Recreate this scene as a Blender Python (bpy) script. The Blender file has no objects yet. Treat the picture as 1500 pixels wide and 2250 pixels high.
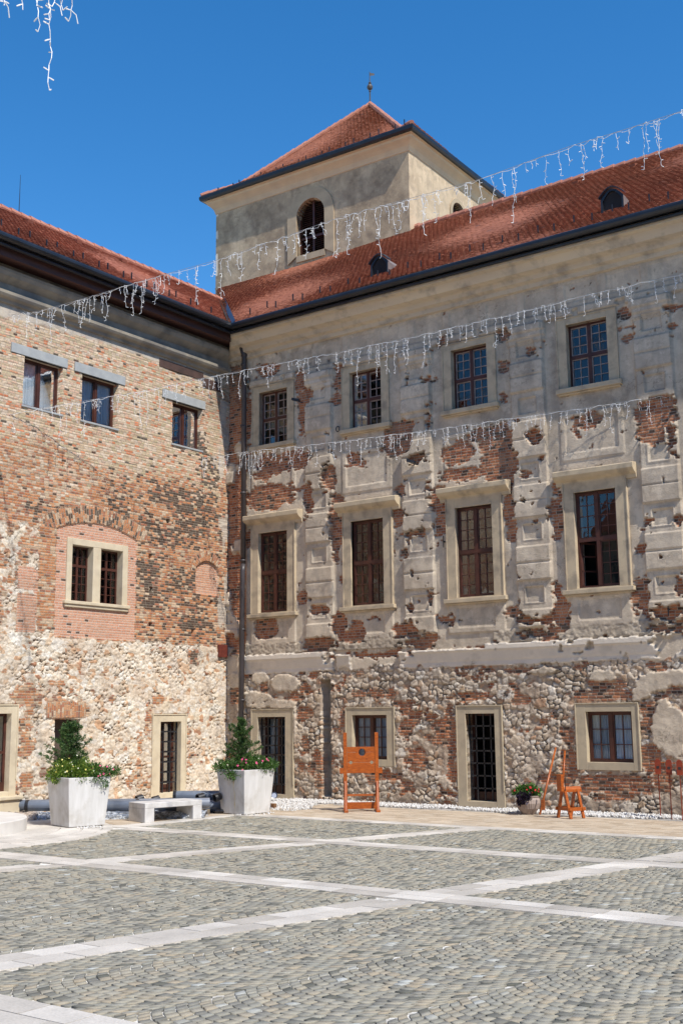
import bpy, bmesh, math, random
import numpy as np
from mathutils import Vector, Matrix
PI=math.pi
# ------------------------------------------------------------------ camera, world, sun
F_PX,YAW,PIT,ROLL=2515.4,.9442,.1744,-.0104
CAM=np.array([23.547,-26.454,2.4])
cF=np.array([-math.cos(YAW)*math.cos(PIT),math.sin(YAW)*math.cos(PIT),math.sin(PIT)])
cR=np.cross(cF,[0,0,1]);cR/=np.linalg.norm(cR);cU=np.cross(cR,cF)
cR,cU=math.cos(ROLL)*cR+math.sin(ROLL)*cU,-math.sin(ROLL)*cR+math.cos(ROLL)*cU
SC=bpy.context.scene
cd=bpy.data.cameras.new('camera');cam=bpy.data.objects.new('camera',cd);SC.collection.objects.link(cam)
cd.sensor_fit='VERTICAL';cd.sensor_height=36;cd.sensor_width=24;cd.lens=F_PX/2250*36;cd.clip_end=2000
M=Matrix.Identity(4)
for i in range(3):
    M[i][0]=cR[i];M[i][1]=cU[i];M[i][2]=-cF[i];M[i][3]=CAM[i]
cam.matrix_world=M;SC.camera=cam
SUN_EL=math.radians(51);SUN_A=math.radians(16.5)   # azimuth: from +X turned towards -Y
w=bpy.data.worlds.new('World');SC.world=w;w.use_nodes=True
nt=w.node_tree;bg=nt.nodes['Background'];sky=nt.nodes.new('ShaderNodeTexSky')
sky.sky_type='NISHITA';sky.sun_disc=False;sky.sun_elevation=SUN_EL
sky.sun_rotation=PI/2+SUN_A          # rotation measured from +Y clockwise
sky.air_density=1.0;sky.dust_density=0.0;sky.ozone_density=3.0;sky.altitude=300
hs=nt.nodes.new('ShaderNodeHueSaturation');hs.inputs['Saturation'].default_value=1.33;hs.inputs['Value'].default_value=1.56
nt.links.new(sky.outputs[0],hs.inputs['Color']);nt.links.new(hs.outputs[0],bg.inputs[0]);bg.inputs[1].default_value=0.112
sd=bpy.data.lights.new('sun','SUN');sd.energy=5.0;sd.angle=math.radians(.53);sd.color=(1,.955,.88)
so=bpy.data.objects.new('sun',sd);SC.collection.objects.link(so)
sunv=Vector((math.cos(SUN_EL)*math.cos(SUN_A),-math.cos(SUN_EL)*math.sin(SUN_A),math.sin(SUN_EL)))
so.rotation_euler=sunv.to_track_quat('Z','Y').to_euler()
vs=SC.view_settings;vs.view_transform='Standard';vs.look='None';vs.exposure=0.15;vs.gamma=1
SC.cycles.max_bounces=6;SC.cycles.diffuse_bounces=4;SC.cycles.transparent_max_bounces=12
def ray(px,py): return (px-750)*cR-(py-1125)*cU+F_PX*cF
def at_depth(px,py,d): return CAM+ray(px,py)/F_PX*d
def at_plane(px,py,ax,v):
    r=ray(px,py);return CAM+r*(v-CAM[ax])/r[ax]
# ------------------------------------------------------------------ helpers
def link(o,parent=None):
    SC.collection.objects.link(o)
    if parent is not None: o.parent=parent
    return o
def tag(o,label=None,cat=None,group=None,kind=None):
    for k,v in (('label',label),('category',cat),('group',group),('kind',kind)):
        if v: o[k]=v
    return o
def thing(name,label,cat,loc=(0,0,0),rz=0,group=None):
    o=bpy.data.objects.new(name,None);o.empty_display_size=.3;o.location=loc;o.rotation_euler=(0,0,rz)
    return tag(link(o),label,cat,group)
class MB:
    def __init__(s): s.v=[];s.f=[];s.m=[];s.mi=0
    def add(s,vs,fs):
        b=len(s.v);s.v+=[tuple(map(float,p)) for p in vs];s.f+=[tuple(b+i for i in f) for f in fs];s.m+=[s.mi]*len(fs)
        return s
    def box(s,x0,x1,y0,y1,z0,z1,tr=None):
        v=[(x,y,z) for z in (z0,z1) for y in (y0,y1) for x in (x0,x1)]
        if tr: v=[tr(*p) for p in v]
        return s.add(v,[(0,2,3,1),(4,5,7,6),(0,1,5,4),(2,6,7,3),(0,4,6,2),(1,3,7,5)])
    def bar(s,p,q,w,h=None,up=(0,0,1),tr=None):
        h=h or w;p=Vector(p);q=Vector(q);d=(q-p).normalized();u=Vector(up)
        a=d.cross(u)
        if a.length<1e-4: a=d.cross(Vector((1,0,0)))
        a.normalize();b=a.cross(d)
        v=[o+a*sx*w/2+b*sy*h/2 for o in (p,q) for sx,sy in ((-1,-1),(1,-1),(1,1),(-1,1))]
        if tr: v=[tr(*x) for x in v]
        return s.add(v,[(3,2,1,0),(4,5,6,7),(0,1,5,4),(1,2,6,5),(2,3,7,6),(3,0,4,7)])
    def tube(s,pts,r,n=8,cap=True,tr=None):
        pts=[Vector(p) for p in pts];k=len(pts);rs=r if isinstance(r,(list,tuple)) else [r]*k
        prev=None;V=[]
        for i,p in enumerate(pts):
            d=(pts[min(i+1,k-1)]-pts[max(i-1,0)]).normalized()
            if prev is None:
                a=d.orthogonal().normalized()
            else:
                a=(prev-d*prev.dot(d))
                a=a.normalized() if a.length>1e-5 else d.orthogonal().normalized()
            prev=a;b=d.cross(a)
            for j in range(n):
                t=2*PI*j/n;q=p+(a*math.cos(t)+b*math.sin(t))*rs[i];V.append(tr(*q) if tr else q)
        Fc=[(i*n+j,i*n+(j+1)%n,(i+1)*n+(j+1)%n,(i+1)*n+j) for i in range(k-1) for j in range(n)]
        if cap: Fc+=[tuple(range(n))[::-1],tuple((k-1)*n+j for j in range(n))]
        return s.add(V,Fc)
    def lathe(s,prof,n=24,c=(0,0,0),tr=None):
        V=[(c[0]+r*math.cos(2*PI*j/n),c[1]+r*math.sin(2*PI*j/n),c[2]+z) for r,z in prof for j in range(n)]
        if tr: V=[tr(*p) for p in V]
        return s.add(V,[(i*n+j,i*n+(j+1)%n,(i+1)*n+(j+1)%n,(i+1)*n+j) for i in range(len(prof)-1) for j in range(n)])
    def prism(s,poly,axis_pts):  # poly list of (a,b) ; axis_pts: function(a,b,t) for t in 0,1
        n=len(poly);V=[axis_pts(a,b,t) for t in (0,1) for a,b in poly]
        return s.add(V,[(i,(i+1)%n,n+(i+1)%n,n+i) for i in range(n)]+[tuple(range(n))[::-1],tuple(range(n,2*n))])
    def build(s,name,mats,parent=None,recalc=True,smooth=False,bevel=0,attr=None):
        me=bpy.data.meshes.new(name);me.from_pydata(s.v,[],s.f)
        if recalc:
            bm=bmesh.new();bm.from_mesh(me);bmesh.ops.recalc_face_normals(bm,faces=bm.faces);bm.to_mesh(me);bm.free()
        for m in (mats if isinstance(mats,(list,tuple)) else [mats]): me.materials.append(m)
        if max(s.m or [0])>0: me.polygons.foreach_set('material_index',s.m)
        if smooth: me.polygons.foreach_set('use_smooth',[True]*len(me.polygons))
        me.update()
        o=bpy.data.objects.new(name,me);link(o,parent)
        if bevel:
            b=o.modifiers.new('bevel','BEVEL');b.width=bevel;b.segments=2;b.limit_method='ANGLE'
        return o
def np_mesh(name,co,faces,mat,parent=None,attrs=None,smooth=False):
    """co (n,3), faces (m,4) int"""
    me=bpy.data.meshes.new(name);n=len(co);m,k=faces.shape
    me.vertices.add(n);me.vertices.foreach_set('co',np.ascontiguousarray(co,dtype=np.float32).ravel())
    me.loops.add(m*k);me.loops.foreach_set('vertex_index',faces.astype(np.int32).ravel())
    me.polygons.add(m);me.polygons.foreach_set('loop_start',np.arange(0,m*k,k,dtype=np.int32))
    try: me.polygons.foreach_set('loop_total',np.full(m,k,dtype=np.int32))
    except Exception: pass
    me.update(calc_edges=True);me.validate()
    if attrs:
        for an,(ty,arr) in attrs.items():
            a=me.attributes.new(an,ty,'POINT')
            a.data.foreach_set('color' if 'COLOR' in ty else 'vector' if ty=='FLOAT_VECTOR' else 'value',np.ascontiguousarray(arr,dtype=np.float32).ravel())
    if smooth: me.polygons.foreach_set('use_smooth',[True]*m)
    me.materials.append(mat)
    o=bpy.data.objects.new(name,me);return link(o,parent)
# ------------------------------------------------------------------ numpy noise
def h2(ix,iy,seed):
    x=(ix.astype(np.int64)*374761393+iy.astype(np.int64)*668265263+seed*974634777)&0xffffffff
    x=((x^(x>>13))*1274126177)&0xffffffff
    x=((x^(x>>15))*2246822519)&0xffffffff
    return ((x^(x>>16))&0xffffff)/16777215.0
def vn(x,y,seed=0):
    ix=np.floor(x);iy=np.floor(y);fx=x-ix;fy=y-iy;fx=fx*fx*(3-2*fx);fy=fy*fy*(3-2*fy)
    a=h2(ix,iy,seed);b=h2(ix+1,iy,seed);c=h2(ix,iy+1,seed);d=h2(ix+1,iy+1,seed)
    return (a*(1-fx)+b*fx)*(1-fy)+(c*(1-fx)+d*fx)*fy
def fbm(x,y,o=3,seed=0,g=.5):
    s=0;a=1;t=0
    for k in range(o): s=s+a*vn(x*2**k,y*2**k,seed+k*17);t+=a;a*=g
    return s/t*2-1
def voro(x,y,seed=0,jit=.85):
    ix=np.floor(x);iy=np.floor(y);f1=np.full(x.shape,9.);f2=np.full(x.shape,9.);idr=np.zeros(x.shape);id2=np.zeros(x.shape)
    for dx in (-1,0,1):
        for dy in (-1,0,1):
            cx=ix+dx;cy=iy+dy
            px=cx+.5+(h2(cx,cy,seed)-.5)*jit;py=cy+.5+(h2(cx,cy,seed+5)-.5)*jit
            d=np.hypot(x-px,y-py);r=h2(cx,cy,seed+9);r2=h2(cx,cy,seed+13)
            m=d<f1
            f2=np.where(m,f1,np.minimum(f2,d));f1=np.where(m,d,f1);idr=np.where(m,r,idr);id2=np.where(m,r2,id2)
    return f1,f2,idr,id2
def ss(a,b,x):
    t=np.clip((x-a)/(b-a),0,1);return t*t*(3-2*t)
def ellfield(us,zs,lst,grow=1.):
    """signed field >0 inside ellipses, in metres"""
    out=np.full((len(zs),len(us)),-1.)
    for (cx,cz,rx,rz) in lst:
        if rx<=.01: continue
        rx*=grow;rz*=grow
        i0,i1=np.searchsorted(us,[cx-rx-.6,cx+rx+.6]);j0,j1=np.searchsorted(zs,[cz-rz-.6,cz+rz+.6])
        if i1<=i0 or j1<=j0: continue
        U=us[None,i0:i1];Z=zs[j0:j1,None]
        a=(np.abs((U-cx)/rx)**2.6+np.abs((Z-cz)/rz)**2.6)**(1/2.6)
        f=(1-a)*min(rx,rz)
        out[j0:j1,i0:i1]=np.maximum(out[j0:j1,i0:i1],f)
    return out
# ------------------------------------------------------------------ materials
MATS={}
class NG:
    def __init__(s,name):
        s.m=bpy.data.materials.new(name);s.m.use_nodes=True;s.t=s.m.node_tree;s.p=s.t.nodes['Principled BSDF'];s.out=s.t.nodes['Material Output']
    def n(s,ty,**k):
        n=s.t.nodes.new('ShaderNode'+ty)
        for a,b in k.items(): setattr(n,a,b)
        return n
    def L(s,a,b): s.t.links.new(a,b)
    def inp(s,sock,v):
        if v is None: return
        if hasattr(v,'is_output') or isinstance(v,bpy.types.NodeSocket): s.L(v,sock)
        else: sock.default_value=v
    def math(s,op,a,b=None,c=None,clamp=False):
        n=s.n('Math',operation=op,use_clamp=clamp)
        for i,v in enumerate((a,b,c)): s.inp(n.inputs[i],v)
        return n.outputs[0]
    def vmath(s,op,a,b=None):
        n=s.n('VectorMath',operation=op);s.inp(n.inputs[0],a);s.inp(n.inputs[1],b);return n.outputs[0]
    def mix(s,f,a,b,blend='MIX'):
        n=s.n('Mix',data_type='RGBA',blend_type=blend);s.inp(n.inputs[0],f)
        for i,v in ((6,a),(7,b)):
            if isinstance(v,(tuple,list)): v=tuple(v)+(1,) if len(v)==3 else v
            s.inp(n.inputs[i],v)
        return n.outputs[2]
    def ramp(s,f,stops,interp='LINEAR'):
        n=s.n('ValToRGB');cr=n.color_ramp;cr.interpolation=interp
        while len(cr.elements)<len(stops): cr.elements.new(.5)
        for e,(p,c) in zip(cr.elements,stops):
            e.position=p;e.color=tuple(c)+(1,) if isinstance(c,(tuple,list)) else (c,c,c,1)
        s.inp(n.inputs[0],f);return n.outputs[0]
    def noise(s,scale,vec=None,detail=4,rough=.55,out=0):
        n=s.n('TexNoise');n.inputs['Scale'].default_value=scale;n.inputs['Detail'].default_value=detail;n.inputs['Roughness'].default_value=rough
        if vec is None: vec=s.pos()
        s.L(vec,n.inputs['Vector']);return n.outputs[out]
    def pos(s):
        if not hasattr(s,'_p'): s._p=s.n('TexCoord').outputs['Object']
        return s._p
    def attr(s,name):
        n=s.n('Attribute',attribute_name=name);return n
    def sep(s,v):
        n=s.n('SeparateXYZ');s.L(v,n.inputs[0]);return n.outputs
    def comb(s,x,y,z=0.):
        n=s.n('CombineXYZ')
        for i,v in enumerate((x,y,z)): s.inp(n.inputs[i],v)
        return n.outputs[0]
    def white(s,vec):
        n=s.n('TexWhiteNoise',noise_dimensions='3D');s.L(vec,n.inputs['Vector']);return n.outputs
    def bump(s,h,strength=.5,dist=.02,normal=None):
        n=s.n('Bump');n.inputs['Strength'].default_value=strength;n.inputs['Distance'].default_value=dist;s.L(h,n.inputs['Height'])
        if normal is not None: s.L(normal,n.inputs['Normal'])
        return n.outputs[0]
    def done(s,col=None,rough=None,normal=None,spec=None,metal=None):
        p=s.p
        if isinstance(col,(tuple,list)): col=tuple(col)+(1,) if len(col)==3 else col
        s.inp(p.inputs['Base Color'],col);s.inp(p.inputs['Roughness'],rough);s.inp(p.inputs['Normal'],normal)
        if spec is not None: p.inputs['Specular IOR Level'].default_value=spec
        if metal is not None: p.inputs['Metallic'].default_value=metal
        return s.m
def simple(name,a,b=None,scale=6,rough=.7,bump=.25,bscale=40,dist=.005,metal=0,stain=None,spec=.4,stretch=None):
    if name in MATS: return MATS[name]
    g=NG(name);b=b or tuple(x*.75 for x in a);v=g.pos()
    if stretch: v=g.vmath('MULTIPLY',v,stretch)
    c=g.mix(g.ramp(g.noise(scale,v),[(.35,0.),(.65,1.)]),a,b)
    if stain: c=g.mix(g.math('MULTIPLY',g.ramp(g.noise(stain[1]),[(.5,0.),(.7,1.)]),stain[2]),c,stain[0])
    nb=g.bump(g.noise(bscale,v,6),bump,dist)
    MATS[name]=g.done(c,rough,nb,spec,metal);return MATS[name]
def tinted(name,stops,rough=.8,bump=.4,bscale=60,dist=.004,var=.25,vscale=3,attr='tint'):
    if name in MATS: return MATS[name]
    g=NG(name);a=g.attr(attr);c=g.ramp(a.outputs['Fac'],stops)
    n=g.ramp(g.noise(vscale),[(.3,1-var),(.7,1+var*.4)]);c=g.mix(1.,c,n,'MULTIPLY')
    n2=g.ramp(g.noise(bscale),[(.3,.85),(.7,1.1)]);c=g.mix(1.,c,n2,'MULTIPLY')
    MATS[name]=g.done(c,rough,g.bump(g.noise(bscale,None,6),bump,dist),.3);return MATS[name]
def wall_mat(name,tanr,orr,newr,stone,joint,plaster,plaster2,mortar,sootc=(.06,.048,.04),bw=.15,bh=.072,dirt_shade_col=(.17,.14,.105)):
    """brick / rubble / plaster, chosen by the wall's own mask attributes"""
    g=NG(name);A=g.attr('mask_a');Bt=g.attr('mask_b');bc=g.attr('brick_co').outputs['Vector']
    a=g.n('SeparateColor');g.L(A.outputs['Color'],a.inputs[0]);b=g.n('SeparateColor');g.L(Bt.outputs['Color'],b.inputs[0])
    mb,ms,dirt=a.outputs;new=A.outputs['Alpha'];cell,jt,tone=b.outputs;soot=Bt.outputs['Alpha']
    nz=g.noise(3.2,None,4,.6,1)
    off=g.vmath('SCALE',g.vmath('SUBTRACT',g.noise(9.,None,3,.6,1),(.5,.5,.5)));off.node.inputs['Scale'].default_value=.025
    x,y,_=g.sep(g.vmath('ADD',bc,off))
    v=g.math('DIVIDE',y,bh);row=g.math('FLOOR',v);fv=g.math('SUBTRACT',v,row)
    rr=g.white(g.comb(row,7.3,1.))[0]
    u=g.math('ADD',g.math('DIVIDE',x,g.math('ADD',bw*.8,g.math('MULTIPLY',g.white(g.comb(row,2.1,5.))[0],bw*.4))),g.math('MULTIPLY',rr,3.7));col=g.math('FLOOR',u);fu=g.math('SUBTRACT',u,col)
    wn=g.white(g.comb(col,row,3.));r1=wn[0];r2=g.sep(wn[1])[1];r3=g.sep(wn[1])[2]
    # mortar
    ev=g.math('MINIMUM',fv,g.math('SUBTRACT',1.,fv));eu=g.math('MULTIPLY',g.math('MINIMUM',fu,g.math('SUBTRACT',1.,fu)),bw/bh)
    e=g.math('MINIMUM',ev,eu);e=g.math('ADD',e,g.math('MULTIPLY',g.math('SUBTRACT',g.noise(22.),.5),.16))
    bm=g.ramp(e,[(.05,0.),(.13,1.)])
    ct=g.ramp(r1,tanr,'CONSTANT');co=g.ramp(r1,orr,'CONSTANT');cn=g.ramp(r1,newr,'LINEAR')
    tt=g.ramp(g.math('ADD',tone,g.math('MULTIPLY',g.math('SUBTRACT',r2,.5),.55)),[(.42,0.),(.58,1.)])
    cb=g.mix(tt,ct,co);cb=g.mix(new,cb,cn)
    st=g.math('LESS_THAN',r3,g.math('MULTIPLY',soot,.66));cb=g.mix(g.math('MULTIPLY',st,.88),cb,sootc)
    cb=g.mix(1.,cb,g.ramp(g.noise(30.,None,5),[(.3,.72),(.7,1.18)]),'MULTIPLY')
    mo=g.mix(g.math('MULTIPLY',soot,.55),mortar,(.13,.11,.09));mo=g.mix(new,mo,(.60,.50,.41))
    cb=g.mix(bm,mo,cb)
    # rubble
    cs=g.ramp(cell,stone);cs=g.mix(1.,cs,g.ramp(g.noise(14.,None,6,.65),[(.28,.6),(.72,1.25)]),'MULTIPLY')
    js=g.mix(g.ramp(g.noise(5.),[(.35,0.),(.65,1.)]),joint,tuple(c*.72 for c in joint))
    cs=g.mix(g.ramp(jt,[(.15,0.),(.5,1.)]),js,cs)
    cs=g.mix(g.math('MULTIPLY',g.ramp(g.noise(1.1),[(.42,0.),(.66,1.)]),.38),cs,tuple(min(.8,c*1.25) for c in joint))
    # plaster
    n1=g.noise(1.3,None,6,.62);cp=g.mix(g.ramp(n1,[(.38,0.),(.60,1.)]),plaster,plaster2)
    cp=g.mix(g.math('MULTIPLY',g.ramp(g.noise(2.6,None,6,.6),[(.52,0.),(.58,1.)]),.55),cp,tuple(c*k for c,k in zip(plaster,(.74,.75,.79))))
    cp=g.mix(g.math('MULTIPLY',g.ramp(g.noise(1.9,None,7,.68),[(.56,0.),(.60,1.)]),.5),cp,tuple(min(.8,c*1.18) for c in plaster))
    str_=g.noise(1.,g.vmath('MULTIPLY',g.pos(),(5.,5.,.55)),5,.6)
    cp=g.mix(g.math('MULTIPLY',g.ramp(str_,[(.5,0.),(.75,1.)]),.45),cp,tuple(c*.62 for c in plaster))
    cp=g.mix(g.math('MULTIPLY',g.ramp(g.noise(6.,None,6,.7),[(.55,0.),(.68,1.)]),.35),cp,tuple(c*.55 for c in plaster2))
    cp=g.mix(g.math('MULTIPLY',g.ramp(g.noise(45.,None,5,.7),[(.58,0.),(.7,1.)]),.4),cp,tuple(c*.5 for c in plaster2))
    vo=g.n('TexVoronoi',feature='DISTANCE_TO_EDGE');vo.inputs['Scale'].default_value=2.2
    g.L(g.vmath('ADD',g.pos(),g.vmath('SCALE',nz)),vo.inputs['Vector']);vo.inputs['Vector'].links[0].from_node.inputs[1].links[0].from_node.inputs['Scale'].default_value=.5
    crack=g.math('MULTIPLY',g.ramp(vo.outputs[0],[(.0,1.),(.014,0.)]),g.ramp(g.noise(.9),[(.5,0.),(.6,.8)]))
    cp=g.mix(crack,cp,tuple(c*.3 for c in plaster2))
    cp=g.mix(g.math('MULTIPLY',new,.75),cp,(.78,.70,.59))
    c=g.mix(ms,cp,cs);c=g.mix(mb,c,cb)
    dn=g.math('MULTIPLY',dirt,g.ramp(g.noise(2.6,None,6,.7),[(.3,.45),(.65,1.)]))
    c=g.mix(g.math('MULTIPLY',dn,.72),c,dirt_shade_col)
    hgt=g.math('ADD',g.math('MULTIPLY',g.math('MULTIPLY',bm,mb),.55),g.math('MULTIPLY',g.noise(26.,None,7,.7),.9))
    return g.done(c,.93,g.bump(hgt,.75,.02),.15)
PB= [(0.23, 11.91, 0.32, 1.15), (0.86, 11.61, 0.11, 0.98), (1.66, 12.94, 0.36, 0.2), (2.91, 12.32, 0.2, 0.29), (3.08, 11.81, 0.26, 0.24), (2.97, 11.45, 0.14, 0.71), (2.96, 11.08, 0.12, 0.47), (4.34, 12.24, 0.14, 0.37), (4.3, 11.51, 0.19, 0.14), (2.55, 9.96, 0.58, 0.28), (1.78, 9.93, 0.48, 0.28), (1.42, 9.65, 0.27, 0.19), (3.02, 9.99, 0.23, 0.19), (1.66, 8.95, 0.83, 0.33), (2.9, 9.03, 0.26, 0.09), (3.18, 8.77, 0.17, 0.32), (3.23, 8.4, 0.11, 0.18), (3.97, 9.26, 0.19, 0.34), (4.24, 8.37, 0.22, 0.27), (4.28, 7.83, 0.24, 0.54), (0.32, 8.63, 0.37, 0.72), (6.38, 10.04, 0.41, 0.48), (6.69, 10.39, 0.2, 0.13), (4.85, 9.64, 0.27, 0.18), (5.12, 9.47, 0.16, 0.09), (6.45, 8.51, 0.18, 0.13), (6.36, 7.78, 0.18, 0.21), (7.02, 9.34, 0.2, 0.13), (7.67, 8.1, 0.19, 0.42), (7.37, 8.48, 0.1, 0.17), (6.82, 7.27, 0.34, 0.08), (7.38, 11.59, 0.15, 0.07), (6.75, 11.66, 0.04, 0.13), (7.4, 10.37, 0.07, 0.13), (6.39, 10.35, 0.15, 0.18), (7.9, 12.59, 0.1, 0.11), (2.98, 8.11, 0.11, 0.07), (9.81, 12.35, 0.18, 0.12), (10.59, 11.77, 0.11, 0.1), (9.83, 11.59, 0.09, 0.05), (9.77, 11.46, 0.08, 0.09), (9.74, 10.62, 0.13, 0.16), (13.21, 12.23, 0.18, 0.15), (13.19, 11.87, 0.13, 0.04), (13.26, 11.57, 0.11, 0.05), (14.51, 12.11, 0.17, 0.09), (14.4, 11.62, 0.05, 0.04), (9.49, 9.54, 0.45, 0.37), (8.34, 9.34, 0.42, 0.28), (9.57, 8.84, 0.45, 0.41), (8.43, 8.76, 0.67, 0.16), (9.83, 7.94, 0.12, 0.54), (8.98, 9.71, 0.31, 0.19), (10.09, 9.96, 0.1, 0.07), (10.65, 9.44, 0.18, 0.18), (10.8, 8.85, 0.06, 0.04), (12.07, 9.64, 0.32, 0.18), (11.78, 9.42, 0.05, 0.13), (13.88, 9.52, 0.46, 0.34), (13.52, 9.15, 0.11, 0.25), (14.23, 8.95, 0.12, 0.38), (13.86, 9.05, 0.25, 0.21), (10.32, 8.46, 0.12, 0.09), (11.17, 8.0, 0.12, 0.18), (11.12, 7.47, 0.14, 0.26), (7.71, 7.81, 0.16, 0.56), (13.51, 6.87, 0.08, 0.08), (0.29, 8.17, 0.29, 0.4), (0.87, 7.71, 0.13, 0.2), (4.29, 8.17, 0.23, 0.33), (4.31, 7.61, 0.22, 0.42), (4.19, 6.93, 0.06, 0.14), (4.35, 6.23, 0.07, 0.1), (3.25, 8.47, 0.12, 0.24), (2.98, 8.12, 0.11, 0.04), (6.38, 7.71, 0.18, 0.2), (7.69, 7.78, 0.17, 0.44), (7.83, 7.25, 0.05, 0.06), (2.94, 5.73, 0.18, 0.19), (3.29, 5.66, 0.05, 0.05), (3.58, 5.37, 0.31, 0.14), (4.31, 4.96, 0.22, 0.27), (1.56, 4.97, 0.37, 0.33), (6.71, 7.14, 0.06, 0.18), (6.54, 6.76, 0.08, 0.07), (7.35, 5.48, 0.06, 0.21), (6.74, 5.22, 0.08, 0.22), (4.91, 4.71, 0.24, 0.27), (4.52, 4.55, 0.27, 0.11), (5.37, 4.99, 0.19, 0.05), (6.49, 4.63, 0.38, 0.22), (7.78, 4.86, 0.2, 0.13), (7.3, 4.4, 0.2, 0.11), (6.69, 4.3, 0.25, 0.09), (7.04, 4.3, 0.3, 0.11), (3.57, 4.32, 0.51, 0.18), (0.22, 4.66, 0.19, 0.19), (5.54, 4.0, 1.04, 0.05), (0.24, 6.3, 0.1, 0.39), (9.82, 7.67, 0.15, 0.38), (9.84, 7.09, 0.14, 0.29), (9.83, 6.88, 0.11, 0.1), (11.12, 7.56, 0.13, 0.2), (11.18, 6.99, 0.13, 0.16), (11.14, 6.75, 0.11, 0.12), (11.22, 7.84, 0.07, 0.06), (9.8, 4.95, 0.18, 0.14), (10.24, 4.68, 0.27, 0.08), (10.76, 4.65, 0.13, 0.1), (11.17, 4.91, 0.19, 0.43), (11.1, 5.43, 0.09, 0.12), (13.29, 6.73, 0.05, 0.02), (13.28, 6.23, 0.09, 0.12), (13.29, 5.39, 0.16, 0.09), (13.23, 5.05, 0.2, 0.3), (13.87, 4.67, 0.38, 0.15), (10.49, 4.35, 0.48, 0.1), (10.79, 4.24, 0.22, 0.08), (13.85, 4.33, 0.38, 0.11), (13.54, 6.9, 0.08, 0.07), (14.28, 6.86, 0.08, 0.09), (14.22, 5.35, 0.08, 0.19), (7.89, 4.81, 0.06, 0.11), (10.19, 3.67, 0.65, 0.09), (8.98, 4.01, 0.32, 0.06), (12.98, 2.62, 0.0, 0.0)]
LB= [(3.31, 3.5, 0.14, 0.09), (0.36, 3.0, 0.18, 0.27), (2.75, 2.91, 0.44, 0.13), (3.09, 3.03, 0.14, 0.22), (3.03, 2.43, 0.27, 0.22), (3.02, 1.53, 0.14, 0.26), (3.48, 1.24, 0.08, 0.13), (5.22, 2.93, 0.61, 0.12), (5.97, 2.9, 0.15, 0.16), (4.37, 2.21, 0.08, 0.34), (5.98, 0.71, 0.49, 0.1), (6.86, 1.24, 0.28, 0.24), (6.76, 0.92, 0.19, 0.06), (1.5, 3.2, 0.17, 0.27), (0.78, 3.57, 0.36, 0.09), (7.64, 2.0, 0.31, 0.26), (7.89, 1.79, 0.15, 0.66), (7.42, 1.7, 0.31, 0.13), (7.87, 0.96, 0.18, 0.26), (8.59, 2.81, 0.65, 0.11), (11.18, 1.79, 0.2, 0.25), (11.15, 1.18, 0.22, 0.37), (12.26, 3.05, 0.47, 0.16), (12.25, 2.79, 0.9, 0.14), (13.29, 2.31, 0.21, 0.32), (13.23, 2.0, 0.25, 0.16), (12.27, 0.68, 0.84, 0.24), (13.23, 1.37, 0.25, 0.23), (13.9, 2.86, 0.24, 0.12), (13.42, 1.06, 0.33, 0.12), (10.23, 3.44, 0.93, 0.06), (13.53, 0.83, 0.2, 0.23), (12.34, 0.41, 0.34, 0.08)]
LP= [(1.26, 2.89, 0.47, 0.18), (2.3, 3.31, 0.51, 0.26), (1.79, 2.71, 0.85, 0.1), (2.53, 2.0, 0.17, 0.65), (1.38, 3.47, 0.35, 0.18), (0.36, 3.49, 0.24, 0.27), (13.76, 2.0, 0.44, 0.51), (13.63, 2.47, 0.16, 0.2), (13.86, 1.61, 0.28, 0.23), (13.11, 2.79, 0.25, 0.16), (13.46, 3.06, 0.53, 0.24), (13.95, 3.13, 0.32, 0.2), (12.27, 3.25, 0.35, 0.12), (10.7, 3.42, 0.28, 0.06)]
LS= [(-0.86, 9.73, 0.47, 0.43), (-1.82, 8.69, 1.13, 0.41), (-4.55, 8.06, 0.39, 0.29), (-5.17, 7.88, 0.31, 0.24), (-1.26, 10.57, 0.23, 0.32), (-3.9, 12.93, 0.2, 0.15), (-3.04, 8.82, 0.42, 0.3), (-7.22, 7.78, 0.34, 0.09), (-1.44, 8.04, 0.83, 0.31), (-2.52, 7.6, 0.86, 0.3), (-3.35, 7.84, 0.55, 0.25), (-1.63, 6.27, 0.82, 0.3), (-1.03, 5.91, 0.61, 0.21), (-1.54, 5.11, 0.59, 0.3), (-1.47, 5.47, 0.44, 0.2), (-2.49, 6.1, 0.57, 0.2), (-3.45, 6.41, 0.4, 0.39), (-7.33, 7.78, 0.33, 0.18), (-7.22, 7.62, 0.22, 0.13), (-5.78, 7.86, 0.55, 0.19), (-4.54, 7.84, 0.39, 0.24), (-1.37, 4.07, 0.29, 0.2), (-3.16, 5.65, 0.48, 0.29), (-1.02, 4.99, 0.45, 0.31)]

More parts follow.
